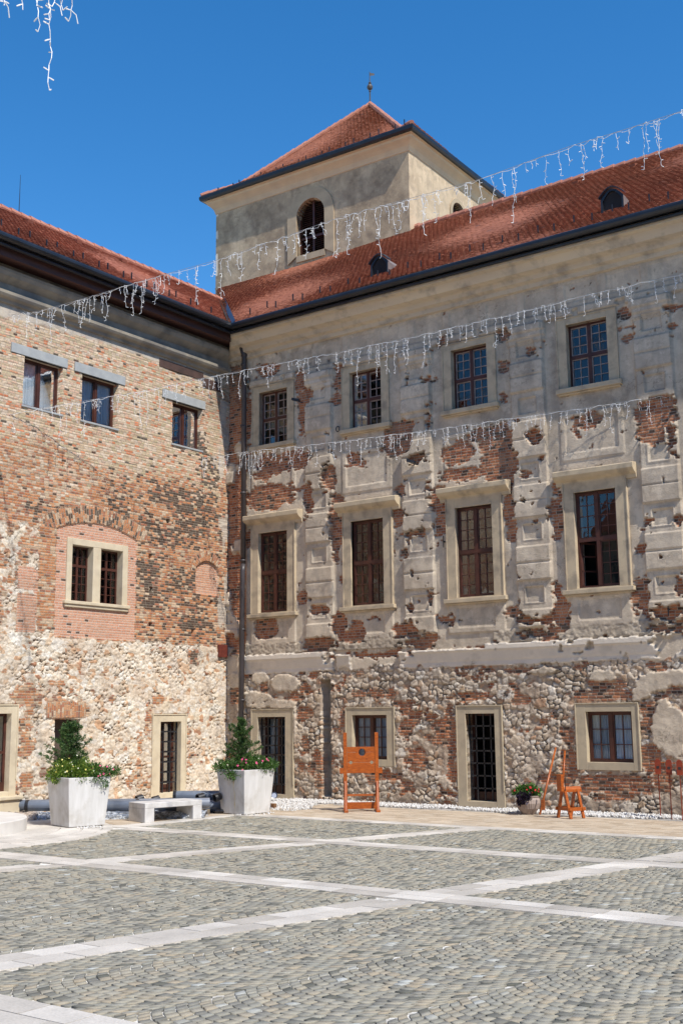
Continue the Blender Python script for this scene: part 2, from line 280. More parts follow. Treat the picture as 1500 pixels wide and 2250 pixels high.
def add_relief(name,us,zs,field,to3,holes,mat,parent,back,flip):
    U,Z=np.meshgrid(us,zs)
    h,A,Bm,BC=field(us,zs,U,Z)
    nz,nu=U.shape
    X,Y,W=to3(U,h,Z);co=np.stack([X,Y,W],-1).reshape(-1,3)
    idx=np.arange(nz*nu).reshape(nz,nu)
    uc=(us[:-1]+us[1:])/2;zc=(zs[:-1]+zs[1:])/2;UC,ZC=np.meshgrid(uc,zc)
    keep=np.ones(UC.shape,bool)
    for hf in holes:
        if callable(hf): keep&=~hf(UC,ZC)
        else:
            a,b,c,d=hf;keep&=~((UC>a)&(UC<b)&(ZC>c)&(ZC<d))
    a,b,c,d=idx[:-1,:-1][keep],idx[:-1,1:][keep],idx[1:,1:][keep],idx[1:,:-1][keep]
    faces=np.stack([a,d,c,b] if flip else [a,b,c,d],-1)
    # reveals at the edge of each opening: pull the border back into the wall
    cells=[]
    kp=np.pad(keep,1,constant_values=True)
    n0=len(co);ex=[];
    def edges(cond,i0,i1):
        if cond.any(): ex.append(np.stack([i0[cond],i1[cond]],-1))
    K=kp[1:-1,1:-1]
    edges(~K&kp[1:-1,:-2],idx[:-1,:-1],idx[1:,:-1]);edges(~K&kp[1:-1,2:],idx[:-1,1:],idx[1:,1:])
    edges(~K&kp[:-2,1:-1],idx[:-1,:-1],idx[:-1,1:]);edges(~K&kp[2:,1:-1],idx[1:,:-1],idx[1:,1:])
    A=A.reshape(-1,4);Bm=Bm.reshape(-1,4);BC=BC.reshape(-1,3)
    if ex:
        E=np.concatenate(ex);u=np.unique(E);rm=np.full(n0,-1);rm[u]=np.arange(len(u))
        Xb,Yb,Wb=to3(U.reshape(-1)[u],np.full(len(u),-back),Z.reshape(-1)[u])
        co=np.concatenate([co,np.stack([Xb,Yb,Wb],-1)]);A=np.concatenate([A,A[u]]);Bm=np.concatenate([Bm,Bm[u]])
        bcb=BC[u].copy();bcb[:,0]+=back;BC=np.concatenate([BC,bcb])
        faces=np.concatenate([faces,np.stack([E[:,0],E[:,1],n0+rm[E[:,1]],n0+rm[E[:,0]]],-1)])
    return np_mesh(name,co,faces,mat,parent,{'mask_a':('FLOAT_COLOR',A),'mask_b':('FLOAT_COLOR',Bm),'brick_co':('FLOAT_VECTOR',BC)})
def grid(a,b,fine,c=None,coarse=.2):
    g=np.arange(a,b+1e-6,fine)
    if c: g=np.concatenate([g,np.arange(g[-1]+coarse,c+coarse,coarse)])
    return g
G_=.025
PIL=[.19,3.62,7.03,10.47,13.91,17.35,20.8]
WC=[1.85+3.445*i for i in range(4)]
BLK=[(4.52,4.96),(5.72,6.6),(7.34,8.2),(8.92,9.9),(10.7,11.5)]
INS=[5.34,6.97,8.55,10.3,11.86]
FLR=[(1.03,2.63,-.1,2.56),(4.48,6.12,.97,2.57),(8.05,9.41,-.1,2.58),(11.41,13.04,1.0,2.6)]+[(c-.83,c+.83,10.5,12.45) for c in WC]+[(c-.83,c+.87,5.3,8.2) for c in WC]
FLL=[(4.18,6.37,5.3,7.1),(1.77,3.15,.1,2.44),(7.78,9.2,.1,2.71)]
def right_field(us,zs,U,Z):
    n1=fbm(U*3.1,Z*3.1,3,1);n2=fbm(U*11,Z*13,3,2);n3=fbm(U*.8,Z*.8,3,3);n4=fbm(U*26,Z*26,2,4)
    # plaster relief
    h=.010*fbm(U*1.3,Z*1.3,3,5)+.0035*n2
    inp=np.zeros(U.shape)
    for c in PIL:
        d=np.abs(U-c);p=(d<.485)&(Z>4.5)&(Z<12.5);h=h+np.where(p,.055,0)
        for a,b in BLK:
            q=p&(Z>a)&(Z<b);h=h+np.where(q,.055,0)
            if b-a>.6: h=h-np.where(q&(np.abs(Z-(a+b)/2)<.016),.03,0)
        for z in INS:
            r=np.maximum(np.abs(U-c)/.25,np.abs(Z-z)/.2);h=h-np.where(p&(r<1),.04,0)+np.where(p&(r>=1)&(r<1.18),.012,0)
        cap=(d<.56)
        for a,b,k in ((12.0,12.14,.03),(12.14,12.28,.07),(12.28,12.5,.11)): h=h+np.where(cap&(Z>=a)&(Z<b),k,0)
    # mouldings under the frieze, panels, aprons
    ban=ss(12.48,12.5,Z)*(1-ss(12.68,12.69,Z));h=h+.07*ban*(n1>-.45)
    h=h+.02*ss(12.68,12.7,Z)
    fp=(U*1.0)%1.15;fr=np.maximum(np.abs(fp-.575)/.45,np.abs(Z-13.1)/.27);h=h-np.where((fr<1)&(Z>12.7),.022,0)
    for c in WC+[WC[3]+3.445]:
        r=np.maximum(np.abs(U-c)/.85,np.abs(Z-4.86)/.4);h=h+np.where(r<1,.035,0)-np.where(np.maximum(np.abs(U-c)/.55,np.abs(Z-4.88)/.27)<1,.022,0)
        r=np.maximum(np.abs(U-c)/.86,np.abs(Z-9.28)/.62);h=h+np.where(r<1,.02,0)-np.where(np.maximum(np.abs(U-c)/.7,np.abs(Z-9.3)/.45)<1,.03,0)
    gz,gu=np.gradient(h);edge_d=np.clip((np.abs(gz)+np.abs(gu)-.006)/.03,0,1)
    edge_d=np.maximum.reduce([edge_d,np.roll(edge_d,1,0)*.7,np.roll(edge_d,-1,0)*.5,np.roll(edge_d,1,1)*.6])*np.clip(.75+.6*n1,0,1)*(Z>4.4)
    # plaster loss down to brick
    bu=(np.floor(U/.13)+.5)*.13;bz=Z
    ji=np.clip(((bu-us[0])/(us[1]-us[0])).astype(int),0,len(us)-1)
    pf=ellfield(us,zs,PB,1.2)
    e=pf+.09*n1+.05*n2+.045*(h2(np.floor(U/.13+h2(np.floor(Z/.075),np.floor(Z/.075),3)),np.floor(Z/.075),77)-.5)*2
    e=np.where(Z<4.2,e+.03,e)
    chips=fbm(U*5,Z*5,3,40)+.25*n2
    e=np.maximum(e,(chips-.66)*.6)
    e=np.where((U<.75)&(Z>4.2)&(Z<12.9),np.maximum(e,.12*fbm(U*2.2,Z*1.6,3,41)+.02),e)
    brick=ss(-.004,.01,e)
    # lower storey
    lowline=3.66+.10*n1+.12*fbm(U*.9,Z*0,2,50)
    low=ss(.0,.02,lowline-Z)
    wx=U+.05*n1+.02*n2;wz=Z+.045*fbm(U*4,Z*4,2,7)+.012*fbm(U*14,Z*14,2,8)
    f1,f2,idr,id2=voro(wx/.175,wz/.13,11,.92)
    g1,g2,jdr,jd2=voro(wx/.36+3,wz/.25,12,.9)
    big=(jdr>.80)&(g2-g1>.12)
    dm=np.clip((f2-f1)/.42,0,1);dm=np.where(big,np.clip((g2-g1)/.4,0,1),dm);idc=np.where(big,jd2,idr)
    dome=np.sqrt(np.clip(1-(1-dm)**2,0,1))
    small=(id2<.24)&~big
    rub=.012+.044*dome*(.5+.7*np.where(big,.7,id2))*np.where(small,.2,1)+.045*n3+.012*n4+.010*n2
    crv=ss(.14,.05,f2-f1)*ss(.08,.3,fbm(U*3.3,Z*3.3,3,19));rub=rub-.05*crv
    lb=ellfield(us,zs,LB,1.1)+.09*n1+.07*n2;lbm=ss(-.005,.02,lb)
    lp=ellfield(us,zs,LP,1.0)+.09*n1+.05*n2;lpm=ss(-.005,.02,lp)
    lbm=np.maximum(lbm,ss(.36,.42,fbm(U*1.7,Z*2.6,3,60)+.25*n2)*(1-lpm))
    lbm=lbm*(1-lpm)
    mud=ss(.12,.3,fbm(U*1.3,Z*1.1,3,61)+.12*n1)*(U<4.4)+ss(.25,.45,fbm(U*1.3,Z*1.1,3,62))
    mud=np.clip(mud,0,1)
    rub=rub*(1-.72*mud)+mud*(.03+.02*n1+.012*n2)
    brh=-.01+.012*n1+.012*(h2(np.floor(U/.235+3*h2(np.floor(Z/.075),np.floor(Z/.075),3)),np.floor(Z/.075),5)-.5)*2-.012*((Z/.075)%1<.2)
    low_h=rub*(1-lbm)+(brh+.03)*lbm;low_h=low_h*(1-lpm)+lpm*(.085+.012*n1+.006*n2)
    upb=-.03+.7*brh
    h=h*(1-brick)+upb*brick
    h=h*(1-low)+(low_h-.03)*low
    # broken string course between ground floor and first floor
    seg=np.zeros(U.shape)
    for a,b in ((.7,4.06),(4.2,4.68),(6.33,8.0),(9.15,24),(8.0,9.15)): seg=np.maximum(seg,((U>a+.05*n2)&(U<b+.05*n2))*(1. if b-a!=1.15 else .6))
    er=ss(-.38,-.3,fbm(U*1.8,Z*2.5,3,70)+.1*n2)
    top=4.15-.1*((U>4.1)&(U<9))+.03*n2
    prof=np.where(Z<3.74,.035,np.where(Z<3.98,.05+.05*(Z-3.74)/.24,.135))*((Z<top)&(Z>3.6+.03*n1))
    lm=seg*er*(prof>0);h=np.where(lm>.3,np.maximum(h*.3,0)+prof*np.minimum(1,seg),h)
    cem=((Z>4.15)&(Z<4.5+.06*n1+.12*fbm(U*.7,Z*0,2,71)))*(er>-1)*(fbm(U*.6,Z*0+2,2,72)>-.35)
    h=np.where((cem>0)&(brick<.5),.03+.02*n2+.012*n4+.02*(4.5-Z),h)
    # slit niche with a pipe chase, ground floor
    nic=(U>3.62+.012*n2)&(U<3.95+.012*n2)&(Z>.1)&(Z<3.38+.05*n2)
    h=np.where(nic,-.34,h)
    brick=np.where(low>.5,lbm,brick);brick=np.where((lm>.3)|nic,0,brick);brick=np.where((cem>0)&(brick<.6),0,brick)
    stone=np.where((low>.5)&~nic,1-lpm,0.)*(1-(lm>.3))
    # dirt, with shade painted along relief edges
    dirt=.06+.30*ss(.0,.5,n3+.5*n1)*(Z>4)+.20*ss(.05,.5,fbm(U*5,Z*1.6,4,90))*(Z>4.5)
    for c in WC+[WC[3]+3.445]:
        dirt+=.6*np.exp(-((U-c-.5)/.7)**2)*ss(9.,9.8,Z)*(1-ss(10.3,10.5,Z))*(.2+.3*(c>5)+.55*(c>8))
        dirt+=.35*np.exp(-((np.abs(U-c)-.95)/.16)**2)*(Z>8.4)*(Z<12.6)*(c>4)
    dirt+=.5*np.exp(-((Z-12.75)/.12)**2)*(.5+.5*n1)+.5*(Z>12.95)*(U<4.5)*ss(0,.5,n1+.2)
    dirt+=.45*np.exp(-((Z-3.35)/.22)**2)*ss(4.3,5.5,U)*(1-ss(11,13,U))
    dirt+=.38*edge_d*ss(8.6,9.8,Z)+.14*edge_d  # edge dirt, painted stronger in the eave shade so the relief shows
    dirt=np.where(cem>0,.62+.2*n2,dirt);dirt=np.where(lm>.3,.05+.3*ss(.2,.6,n1),dirt);dirt=np.where(nic,.75,dirt)
    dirt+=.25*ss(.35,.0,Z)
    new=np.where(lm>.3,.9,0.)+.7*((Z>12.0)&(Z<12.5))*(np.abs(U-3.62)<.6)*(n1>-.2)
    tone=np.where(low>.5,.45+.35*n3,.9)
    jt=np.where(low>.5,np.clip(dm*1.4*(1-.75*mud)*np.where(small,.4,1),0,1),1)
    dirt+=np.where(low>.5,.7*crv,0)  # gaps between the stones coloured darker
    soot=np.where(low>.5,.22,.12)+.25*dirt
    for q in FLR: h=np.where((U>q[0])&(U<q[1])&(Z>q[2])&(Z<q[3]),np.minimum(h,-.004),h)
    z0=np.zeros(U.shape)
    A=np.stack([brick,stone,np.clip(dirt,0,1),np.clip(new,0,1)*(1-brick)],-1)
    Bm=np.stack([idc,jt,np.clip(tone,0,1),np.clip(soot,0,1)],-1)
    return h,A,Bm,np.stack([U,Z,z0],-1)
def left_field(us,zs,U,Z):
    n1=fbm(U*3.1,Z*3.1,3,101);n2=fbm(U*11,Z*13,3,102);n3=fbm(U*.8,Z*.8,3,103);n4=fbm(U*26,Z*26,2,104)
    zb=4.42+.10*n1+.06*n2
    zb=np.where(U>6.85+.08*n1,7.5+.18*n1-.15*ss(7,8.5,U)*0,zb)
    zb=np.where((U>6.7)&(U<7.32+.1*n2),4.6+.2*n1,zb)
    isb=ss(-.01,.03,Z-zb)
    # rubble
    wx=U+.06*n1+.022*n2;wz=Z+.05*fbm(U*4,Z*4,2,107)+.014*fbm(U*14,Z*14,2,108)
    f1,f2,idr,id2=voro(wx/.155,wz/.105,111,1.);g1,g2,jdr,jd2=voro(wx/.40+3,wz/.26,112,.95)
    big=(jdr>.80)&(g2-g1>.1);dm=np.clip((f2-f1)/.4,0,1);dm=np.where(big,np.clip((g2-g1)/.4,0,1),dm);idc=np.where(big,jd2,idr)
    dome=np.sqrt(np.clip(1-(1-dm)**2,0,1));crv=ss(.16,.06,f2-f1)*ss(-.12,.2,fbm(U*3.3,Z*3.3,3,119)+.3*n2)
    rub=.012+.012*dome+.028*id2*(dm>.02)+.035*n3+.010*n4+.008*n2-.055*crv
    mud=ss(.0,.35,fbm(U*1.4,Z*1.2,3,161)+.1*n1)
    mud=np.maximum(mud,ss(6.9,7.6,U+.3*n1)*ss(3.3,4.4,Z)*ss(-.25,.15,fbm(U*2,Z*2,3,162)))
    mud=np.clip(mud,0,1);rub=rub*(1-.6*mud)+mud*(.025+.02*n1+.014*n2+.01*n4)
    brel=.010*(h2(np.floor(U/.235+3*h2(np.floor(Z/.068),np.floor(Z/.068),3)),np.floor(Z/.068),5)-.5)*2-.012*((Z/.068)%1<.2)+.012*n1
    bh=.02+brel+.02*fbm(U*1.5,Z*1.5,2,120)
    h=rub*(1-isb)+bh*isb
    brick=isb.copy();stone=1-isb
    fl=(1-isb)*ss(6.8,7.1,U)*ss(4.2,4.7,Z)*ss(-.05,.05,fbm(U*1.6+4,Z*2.2,3,177)+.25*n2);brick=np.maximum(brick,fl);stone=stone*(1-fl);h=h*(1-fl)+(.03+brel*1.4+.02*n1)*fl
    # odd bricks in the rubble, near doors and quoins
    lb=ellfield(us,zs,[(6.2,2.62,.62,.28),(7.45,1.9,.2,.6),(3.3,2.5,.10,.45),(1.65,2.5,.09,.4),(7.5,.95,.25,.12),(7.55,2.9,.45,.3),(1.5,4.1,.25,.2),(7.5,.7,.4,.2),(3.6,.75,.3,.12),(2.5,2.85,.7,.16)],1.)+.1*n1+.1*n2
    sp=ss(.46,.52,fbm(U*2.8,Z*4.,3,163)+.2*n2)
    lbm=np.maximum(ss(-.01,.02,lb+.12*n1-.03),sp)*(1-isb);brick=np.maximum(brick,lbm);stone=stone*(1-lbm);h=h*(1-lbm)+(.03+brel)*lbm
    # toothed brick piece left of white patch
    BCu,BCv=U.copy(),Z.copy()
    # infill panel round the twin window
    arc=7.28+.30*np.clip(1-((U-5.3)/1.47)**2,0,1)
    inf=(U>3.85+.02*n2)&(U<6.72+.03*n2)&(Z>4.47+.02*n2)&(Z<arc)
    new=inf*1.;h=np.where(inf,.0+.35*brel,h);brick=np.where(inf,1.,brick);stone=np.where(inf,0,stone)
    cx,cz,Rr=5.3,3.72,3.86
    rad=np.hypot(U-cx,Z-cz);ring=(Z>=arc)&(rad>Rr-.08)&(rad<Rr+.47+.03*n2)&(np.abs(U-cx)<1.85)
    ang=np.arctan2(U-cx,Z-cz)
    BCu=np.where(ring,rad-Rr+.02,BCu);BCv=np.where(ring,ang*Rr,BCv);h=np.where(ring,.035+brel*.4,h);brick=np.where(ring,1.,brick);stone=np.where(ring,0,stone)
    # small blind arch
    ar2=6.62+.36*np.sqrt(np.clip(1-((U-.92)/.52)**2,0,1));in2=(U>.42)&(U<1.42)&(Z>5.98)&(Z<ar2)
    new=np.where(in2,.75,new);h=np.where(in2,-.03+.4*brel,h)
    rad2=np.hypot(U-.92,(Z-6.6));rg2=(rad2>.4)&(rad2<.72)&(Z>6.62)&~in2&(U>.2)
    BCu=np.where(rg2,rad2,BCu);BCv=np.where(rg2,np.arctan2(U-.92,Z-6.6)*.55,BCv);h=np.where(rg2,.04,h)
    # soldier course over the dark opening
    sc=(U>5.6)&(U<6.9)&(Z>2.36)&(Z<2.78+.04*n2);BCu=np.where(sc,Z,BCu);BCv=np.where(sc,U,BCv);brick=np.where(sc,1,brick);stone=np.where(sc,0,stone);h=np.where(sc,.05,h)
    # white repaired patches
    for a,b,c,d in ((7.45,7.93,5.62,6.2),(7.33,7.93,4.5,5.5)):
        q=(U>a)&(U<b)&(Z>c)&(Z<d);brick=np.where(q,1.,brick);stone=np.where(q,0,stone);h=np.where(q,.03+brel*.5,h)
    wp=((U>7.3)&(U<7.95)&(Z>4.5)&(Z<6.2)&(brick>.5))
    # corner strip of mortar and red brick
    st=(U<.42+.04*n2)&(Z<12.2);stp=ss(-.05,.1,fbm(U*3,Z*1.1,3,150)+.15*n1)
    cs_=st&(Z>4.2);brick=np.where(cs_,np.minimum(brick,1-.9*stp),brick);stone=np.where(cs_,0,stone)
    # plaster remains: top edge, patches
    tp=ss(12.72,12.8,Z+.1*n1+.15*ss(5,9,U));brick=brick*(1-tp);stone=stone*(1-tp);h=h*(1-tp)+.03*tp
    sm=ss(.36,.42,fbm(U*2.2+9,Z*2.2,3,151)+.2*n2)*(Z>5)*(Z<9.5)*.0
    # putlog holes
    for a,b in ((3.3,6.9),(3.25,5.95),(.72,5.75),(3.25,4.97),(1.5,4.82),(2.6,8.02)):
        q=(np.abs(U-a)<.055)&(np.abs(Z-b)<.055);h=np.where(q,-.14,h)
    # palette
    tone=1-ss(8.6,10.0,Z-.9*n3+.35*n1)
    tone=np.where((U>5.5)&(Z>8.0),np.minimum(tone,.62+.3*n1),tone)
    tone=np.clip(tone,0,1)*.8+.12
    sf=ellfield(us,zs,[(-c[0],c[1],c[2],c[3]) for c in LS],1.25)
    soot=ss(-.12,.25,sf+.2*n1)*.85+.04+.14*(Z<9.5)*(U<5)
    soot=np.where(inf|in2|wp,0.03,soot)
    soot=np.where(ring,.32,soot)
    tone=np.where(inf|in2,1,tone)
    dirt=.05+.25*ss(6.7,7.3,U)*(Z<7.8)*ss(-.3,.3,n1+.5*n3)+.2*ss(.1,.6,n3)+.5*ss(12.75,12.9,Z)+.55*ss(.75,1.5,-(U-1.6)*.7+(Z-10.8)*.35)*(Z>10)+.7*np.exp(-((Z-11.9)/.45)**2)*ss(2.4,.8,U)  # includes a slanting darker patch at the upper corner by the right wing
    dirt=np.where(cs_,.12+.15*n1,dirt)
    dirt+=.3*np.exp(-((Z-4.2)/.2)**2)*(U<1.5)
    for q in FLL: h=np.where((U>q[0])&(U<q[1])&(Z>q[2])&(Z<q[3]),np.minimum(h,-.004),h)
    jt=np.clip(1-1.1*crv*(1-.5*mud)-.25*(dm<.1),0,1)
    A=np.stack([brick,stone,np.clip(dirt,0,1),np.clip(np.where(wp,.9,np.where(brick>.5,new,0)),0,1)],-1)
    Bm=np.stack([idc,jt,np.clip(tone,0,1),np.clip(soot,0,1)],-1)
    return h,A,Bm,np.stack([BCu,BCv,U*0],-1)
def plain_field(seed):
    def f(us,zs,U,Z):
        n1=fbm(U*2,Z*2,3,seed);n3=fbm(U*.5,Z*.5,3,seed+3);h=.012*n1;z=U*0
        dirt=.40+.7*ss(-.2,.25,fbm(U*.9,Z*.7,5,seed+5,.65)+.3*n1)  # dirt mottling that also carries the tower front's shaded tone as colour
        br=ss(.5,.53,fbm(U*1.7,Z*1.4,3,seed+8))*0
        return h,np.stack([br,z,np.clip(dirt,0,1),z],-1),np.stack([z,z+1,z+.9,z],-1),np.stack([U,Z,z],-1)
    return f
# ---- materials of the buildings
M_RW=wall_mat('plaster_over_brick',
  [(0,(.38,.17,.09)),(.3,(.44,.22,.12)),(.55,(.30,.14,.085)),(.8,(.47,.29,.18))],
  [(0,(.47,.185,.085)),(.3,(.37,.13,.062)),(.6,(.53,.23,.115)),(.85,(.29,.11,.06))],
  [(0,(.42,.16,.09)),(1,(.5,.24,.15))],
  [(0,(.58,.46,.33)),(.25,(.70,.61,.49)),(.5,(.50,.38,.26)),(.7,(.74,.68,.58)),(.88,(.54,.38,.24)),(1,(.42,.21,.12))],
  (.44,.34,.25),(.68,.57,.43),(.53,.43,.32),(.48,.40,.31),bw=.175,bh=.075)
M_LW=wall_mat('brick_and_rubble',
  [(0,(.54,.40,.26)),(.22,(.63,.49,.35)),(.40,(.50,.40,.25)),(.54,(.60,.40,.28)),(.70,(.65,.52,.39)),(.84,(.56,.28,.16)),(.93,(.58,.22,.11))],
  [(0,(.50,.22,.10)),(.2,(.57,.29,.15)),(.36,(.40,.16,.09)),(.50,(.54,.37,.24)),(.66,(.49,.20,.09)),(.80,(.27,.135,.09)),(.88,(.58,.43,.29))],
  [(0,(.57,.28,.17)),(.5,(.63,.35,.23)),(1,(.57,.26,.16))],
  [(0,(.68,.56,.42)),(.2,(.75,.67,.55)),(.4,(.66,.54,.40)),(.6,(.80,.75,.66)),(.82,(.72,.60,.44)),(.95,(.60,.36,.21)),(1,(.42,.20,.12))],
  (.30,.19,.12),(.52,.45,.36),(.44,.38,.32),(.42,.34,.25),bw=.15,bh=.068)
M_TW=wall_mat('tower_render',[(0,(.3,.1,.05)),(1,(.3,.1,.05))],[(0,(.3,.1,.05)),(1,(.3,.1,.05))],[(0,(.3,.1,.05)),(1,(.3,.1,.05))],
  [(0,(.5,.5,.5)),(1,(.5,.5,.5))],(.4,.4,.4),(.60,.47,.32),(.49,.375,.25),(.4,.35,.3),dirt_shade_col=(.19,.14,.095))
M_SAND=simple('sandstone',(.55,.44,.29),(.45,.36,.245),3,.85,.5,60,.006,stain=((.27,.22,.16),2.6,.8))
M_SAND2=simple('smooth_surround',(.52,.43,.29),(.44,.36,.25),2,.8,.3,50,.004,stain=((.30,.25,.18),3.5,.5))
M_SANDL=simple('pale_surround',(.62,.53,.38),(.55,.46,.32),2,.8,.3,50,.004,stain=((.34,.27,.2),3,.4))
M_CORN=simple('cornice_plaster',(.62,.51,.36),(.52,.43,.32),1.2,.85,.3,30,.004,stain=((.26,.22,.18),2.5,.65),stretch=(.4,2.5,1.))
M_GREYC=simple('grey_cornice',(.30,.26,.20),(.19,.17,.145),1.3,.9,.6,25,.01,stain=((.09,.08,.07),1.6,.7))
M_LINT=simple('concrete_lintel',(.36,.37,.36),(.30,.31,.31),4,.85,.3,50,.004)
M_BWOOD=simple('dark_red_brown_wood',(.085,.028,.018),(.05,.018,.012),4,.45,.2,30,.003)
M_MUNT=simple('weathered_glazing_bar',(.33,.27,.24),(.24,.17,.14),8,.6,.2,50,.002)
M_MUNTB=simple('brown_glazing_bar',(.10,.035,.022),(.07,.025,.016),8,.5,.2,50,.002)
M_FASC=simple('brown_fascia',(.075,.03,.022),(.045,.02,.016),2,.6,.3,30,.004,stretch=(4,.4,4))
M_BLK=simple('black_painted_metal',(.018,.018,.021),(.03,.03,.033),3,.35,.1,30,.002)
M_PIPE=simple('grey_brown_downpipe',(.045,.038,.038),(.07,.06,.062),1.5,.4,.1,20,.002)
M_GUT=simple('gutter_metal',(.012,.013,.016),(.02,.022,.026),2,.3,.05,20,.002)
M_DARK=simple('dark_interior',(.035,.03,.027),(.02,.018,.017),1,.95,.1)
M_CURT=simple('white_curtain',(.62,.68,.74),(.45,.52,.58),5,.9,.3,30,.01,stretch=(6,6,.5))
M_REDH=simple('rust_plate',(.16,.035,.02),(.10,.02,.014),12,.6,.3)
def glass_mat(name,tint,ior,wob,refl=1.):
    g=NG(name);g.t.nodes.remove(g.p)
    tr=g.n('BsdfTransparent');tr.inputs[0].default_value=(*tint,1);gl=g.n('BsdfGlossy');gl.inputs['Roughness'].default_value=.03;gl.inputs[0].default_value=(refl,refl,refl,1)
    fr=g.n('Fresnel');fr.inputs[0].default_value=ior
    nb=g.bump(g.noise(2.3,None,2),wob,.03);g.L(nb,gl.inputs['Normal'])
    mx=g.n('MixShader');g.L(fr.outputs[0],mx.inputs[0]);g.L(tr.outputs[0],mx.inputs[1]);g.L(gl.outputs[0],mx.inputs[2]);g.L(mx.outputs[0],g.out.inputs[0])
    return g.m
M_GLASS=glass_mat('window_glass',(.75,.8,.8),1.75,.10)
M_GLASSB=glass_mat('clear_window_glass',(.85,.88,.9),1.5,.05)
TILE_STOPS=[(0,(.235,.078,.042)),(.3,(.29,.098,.051)),(.65,(.335,.115,.058)),(.93,(.39,.15,.085)),(1,(.20,.085,.06))]
M_TILE=tinted('clay_roof_tile',TILE_STOPS,.8,.3,40,.004,.2,.35)
M_TILEL=tinted('clay_roof_tile_worn',[(0,(.22,.07,.042)),(.5,(.34,.11,.06)),(1,(.42,.155,.09))],.8,.3,40,.004,.35,.35)
M_RIDGE=simple('ridge_tile',(.45,.20,.135),(.36,.14,.09),3,.85,.4,30,.01)
def RB(u,d,z): return (u,-d,z)      # right wall: u along +X, d out of the wall
def LBs(u,d,z): return (d,-u,z)     # left wall: u along -Y
def part(parent,name,mat,boxes,tr,bevel=0,label=None):
    m=MB()
    for b in boxes: m.box(*b,tr=tr)
    o=m.build(name,mat,parent,bevel=bevel)
    if label: o['label']=label
    return o
def window(parent,tr,x0,x1,z0,z1,d,rows,cols=2,tiers=2,mun=None,glass=None,surround=None,sill=None,hood=None,curtain=False,name='window',label=None,fr=.055,surmat=None,open_leaf=False,back=.5,tsplit=.5,leaves=2):
    """d = depth of the sash plane behind the wall face"""
    mun=mun or M_MUNTB;glass=glass or M_GLASS
    m=MB();f=fr;y0,y1=-d-.05,-d+.02
    m.box(x0,x0+f,y0,y1,z0,z1,tr=tr);m.box(x1-f,x1,y0,y1,z0,z1,tr=tr);m.box(x0+f,x1-f,y0,y1,z0,z0+f,tr=tr);m.box(x0+f,x1-f,y0,y1,z1-f,z1,tr=tr)
    xm=(x0+x1)/2;zs=[z0+f]
    if tiers==2: zt=z0+(z1-z0)*tsplit;m.box(x0+f,x1-f,y0+.004,y1+.012,zt-.045,zt+.045,tr=tr);segs=[(z0+f,zt-.045),(zt+.045,z1-f)]
    else: segs=[(z0+f,z1-f)]
    ww=(x1-x0)
    lv=[(x0+f,xm-.045),(xm+.045,x1-f)] if leaves==2 else [(x0+f,x1-f)]
    if leaves==2:
        for a,b in segs: m.box(xm-.045,xm+.045,y0+.002,y1+.009,a,b,tr=tr)
    win=m.build(name,M_BWOOD,parent)
    if label: win['label']=label
    g=MB();k=MB()
    for (a,b) in segs:
        for (p,q) in lv:
            if open_leaf and a==segs[0][0] and p==lv[0][0]: continue
            g.add([tr(p,-d-.02,a),tr(q,-d-.02,a),tr(q,-d-.02,b),tr(p,-d-.02,b)],[(0,1,2,3)])
            lf=.03
            k.box(p,p+lf,-d-.03,-d+.004,a,b,tr=tr);k.box(q-lf,q,-d-.03,-d+.004,a,b,tr=tr);k.box(p+lf,q-lf,-d-.03,-d+.004,a,a+lf,tr=tr);k.box(p+lf,q-lf,-d-.03,-d+.004,b-lf,b,tr=tr)
            for i in range(1,cols): x=p+(q-p)*i/cols;k.box(x-.011,x+.011,-d-.028,-d+.002,a+lf,b-lf,tr=tr)
            for j in range(1,rows): z=a+(b-a)*j/rows;k.box(p+lf,q-lf,-d-.026,-d,z-.011,z+.011,tr=tr)
    pane=g.build('pane',glass,win)
    if rows*cols>1: k.build('glazing_bars',mun,win)
    else: k.build('sash',M_BWOOD,win)
    if open_leaf:
        p,q=lv[0];a,b=segs[0];o=MB();th=.9
        def t2(u,dd,z): # leaf swung inwards about its left edge
            c,s=math.cos(th),math.sin(th);uu=u-p;return tr(p+uu*c-(dd)*s*0,-d-.03-uu*s,z)
        o.box(p,p+.05,0,.03,a,b,tr=lambda u,dd,z:tr(p+(u-p)*math.cos(th),-d-.03-(u-p)*math.sin(th)-dd,z));o.box(q-.05,q,0,.03,a,b,tr=lambda u,dd,z:tr(p+(u-p)*math.cos(th),-d-.03-(u-p)*math.sin(th)-dd,z))
        for z in (a,a+(b-a)/3,a+(b-a)*2/3,b-.04): o.box(p,q,0,.03,z,z+.04,tr=lambda u,dd,z_:tr(p+(u-p)*math.cos(th),-d-.03-(u-p)*math.sin(th)-dd,z_))
        o.build('open_leaf',M_BWOOD,win)
    if curtain:
        cm=MB();V=[];n=26;cw_=.42 if curtain is True else curtain
        for (a,b) in ((x0+.03,x0+.03+cw_*ww),(x1-.03-cw_*ww,x1-.03)):
            V=[tr(a+(b-a)*i/n,-d-.085+.018*math.sin(i*1.9)+.012*math.sin(i*.7),z) for z in (z0,z1) for i in range(n+1)]
            cm.add(V,[(i,i+1,n+2+i,n+1+i) for i in range(n)])
        cm.build('curtain',M_CURT,win,recalc=False)
    # dark room behind the window
    r=MB();r.box(x0-.3,x1+.3,-back-.9,-back-.88,z0-.3,z1+.3,tr=tr);r.build('room_wall',M_DARK,win)
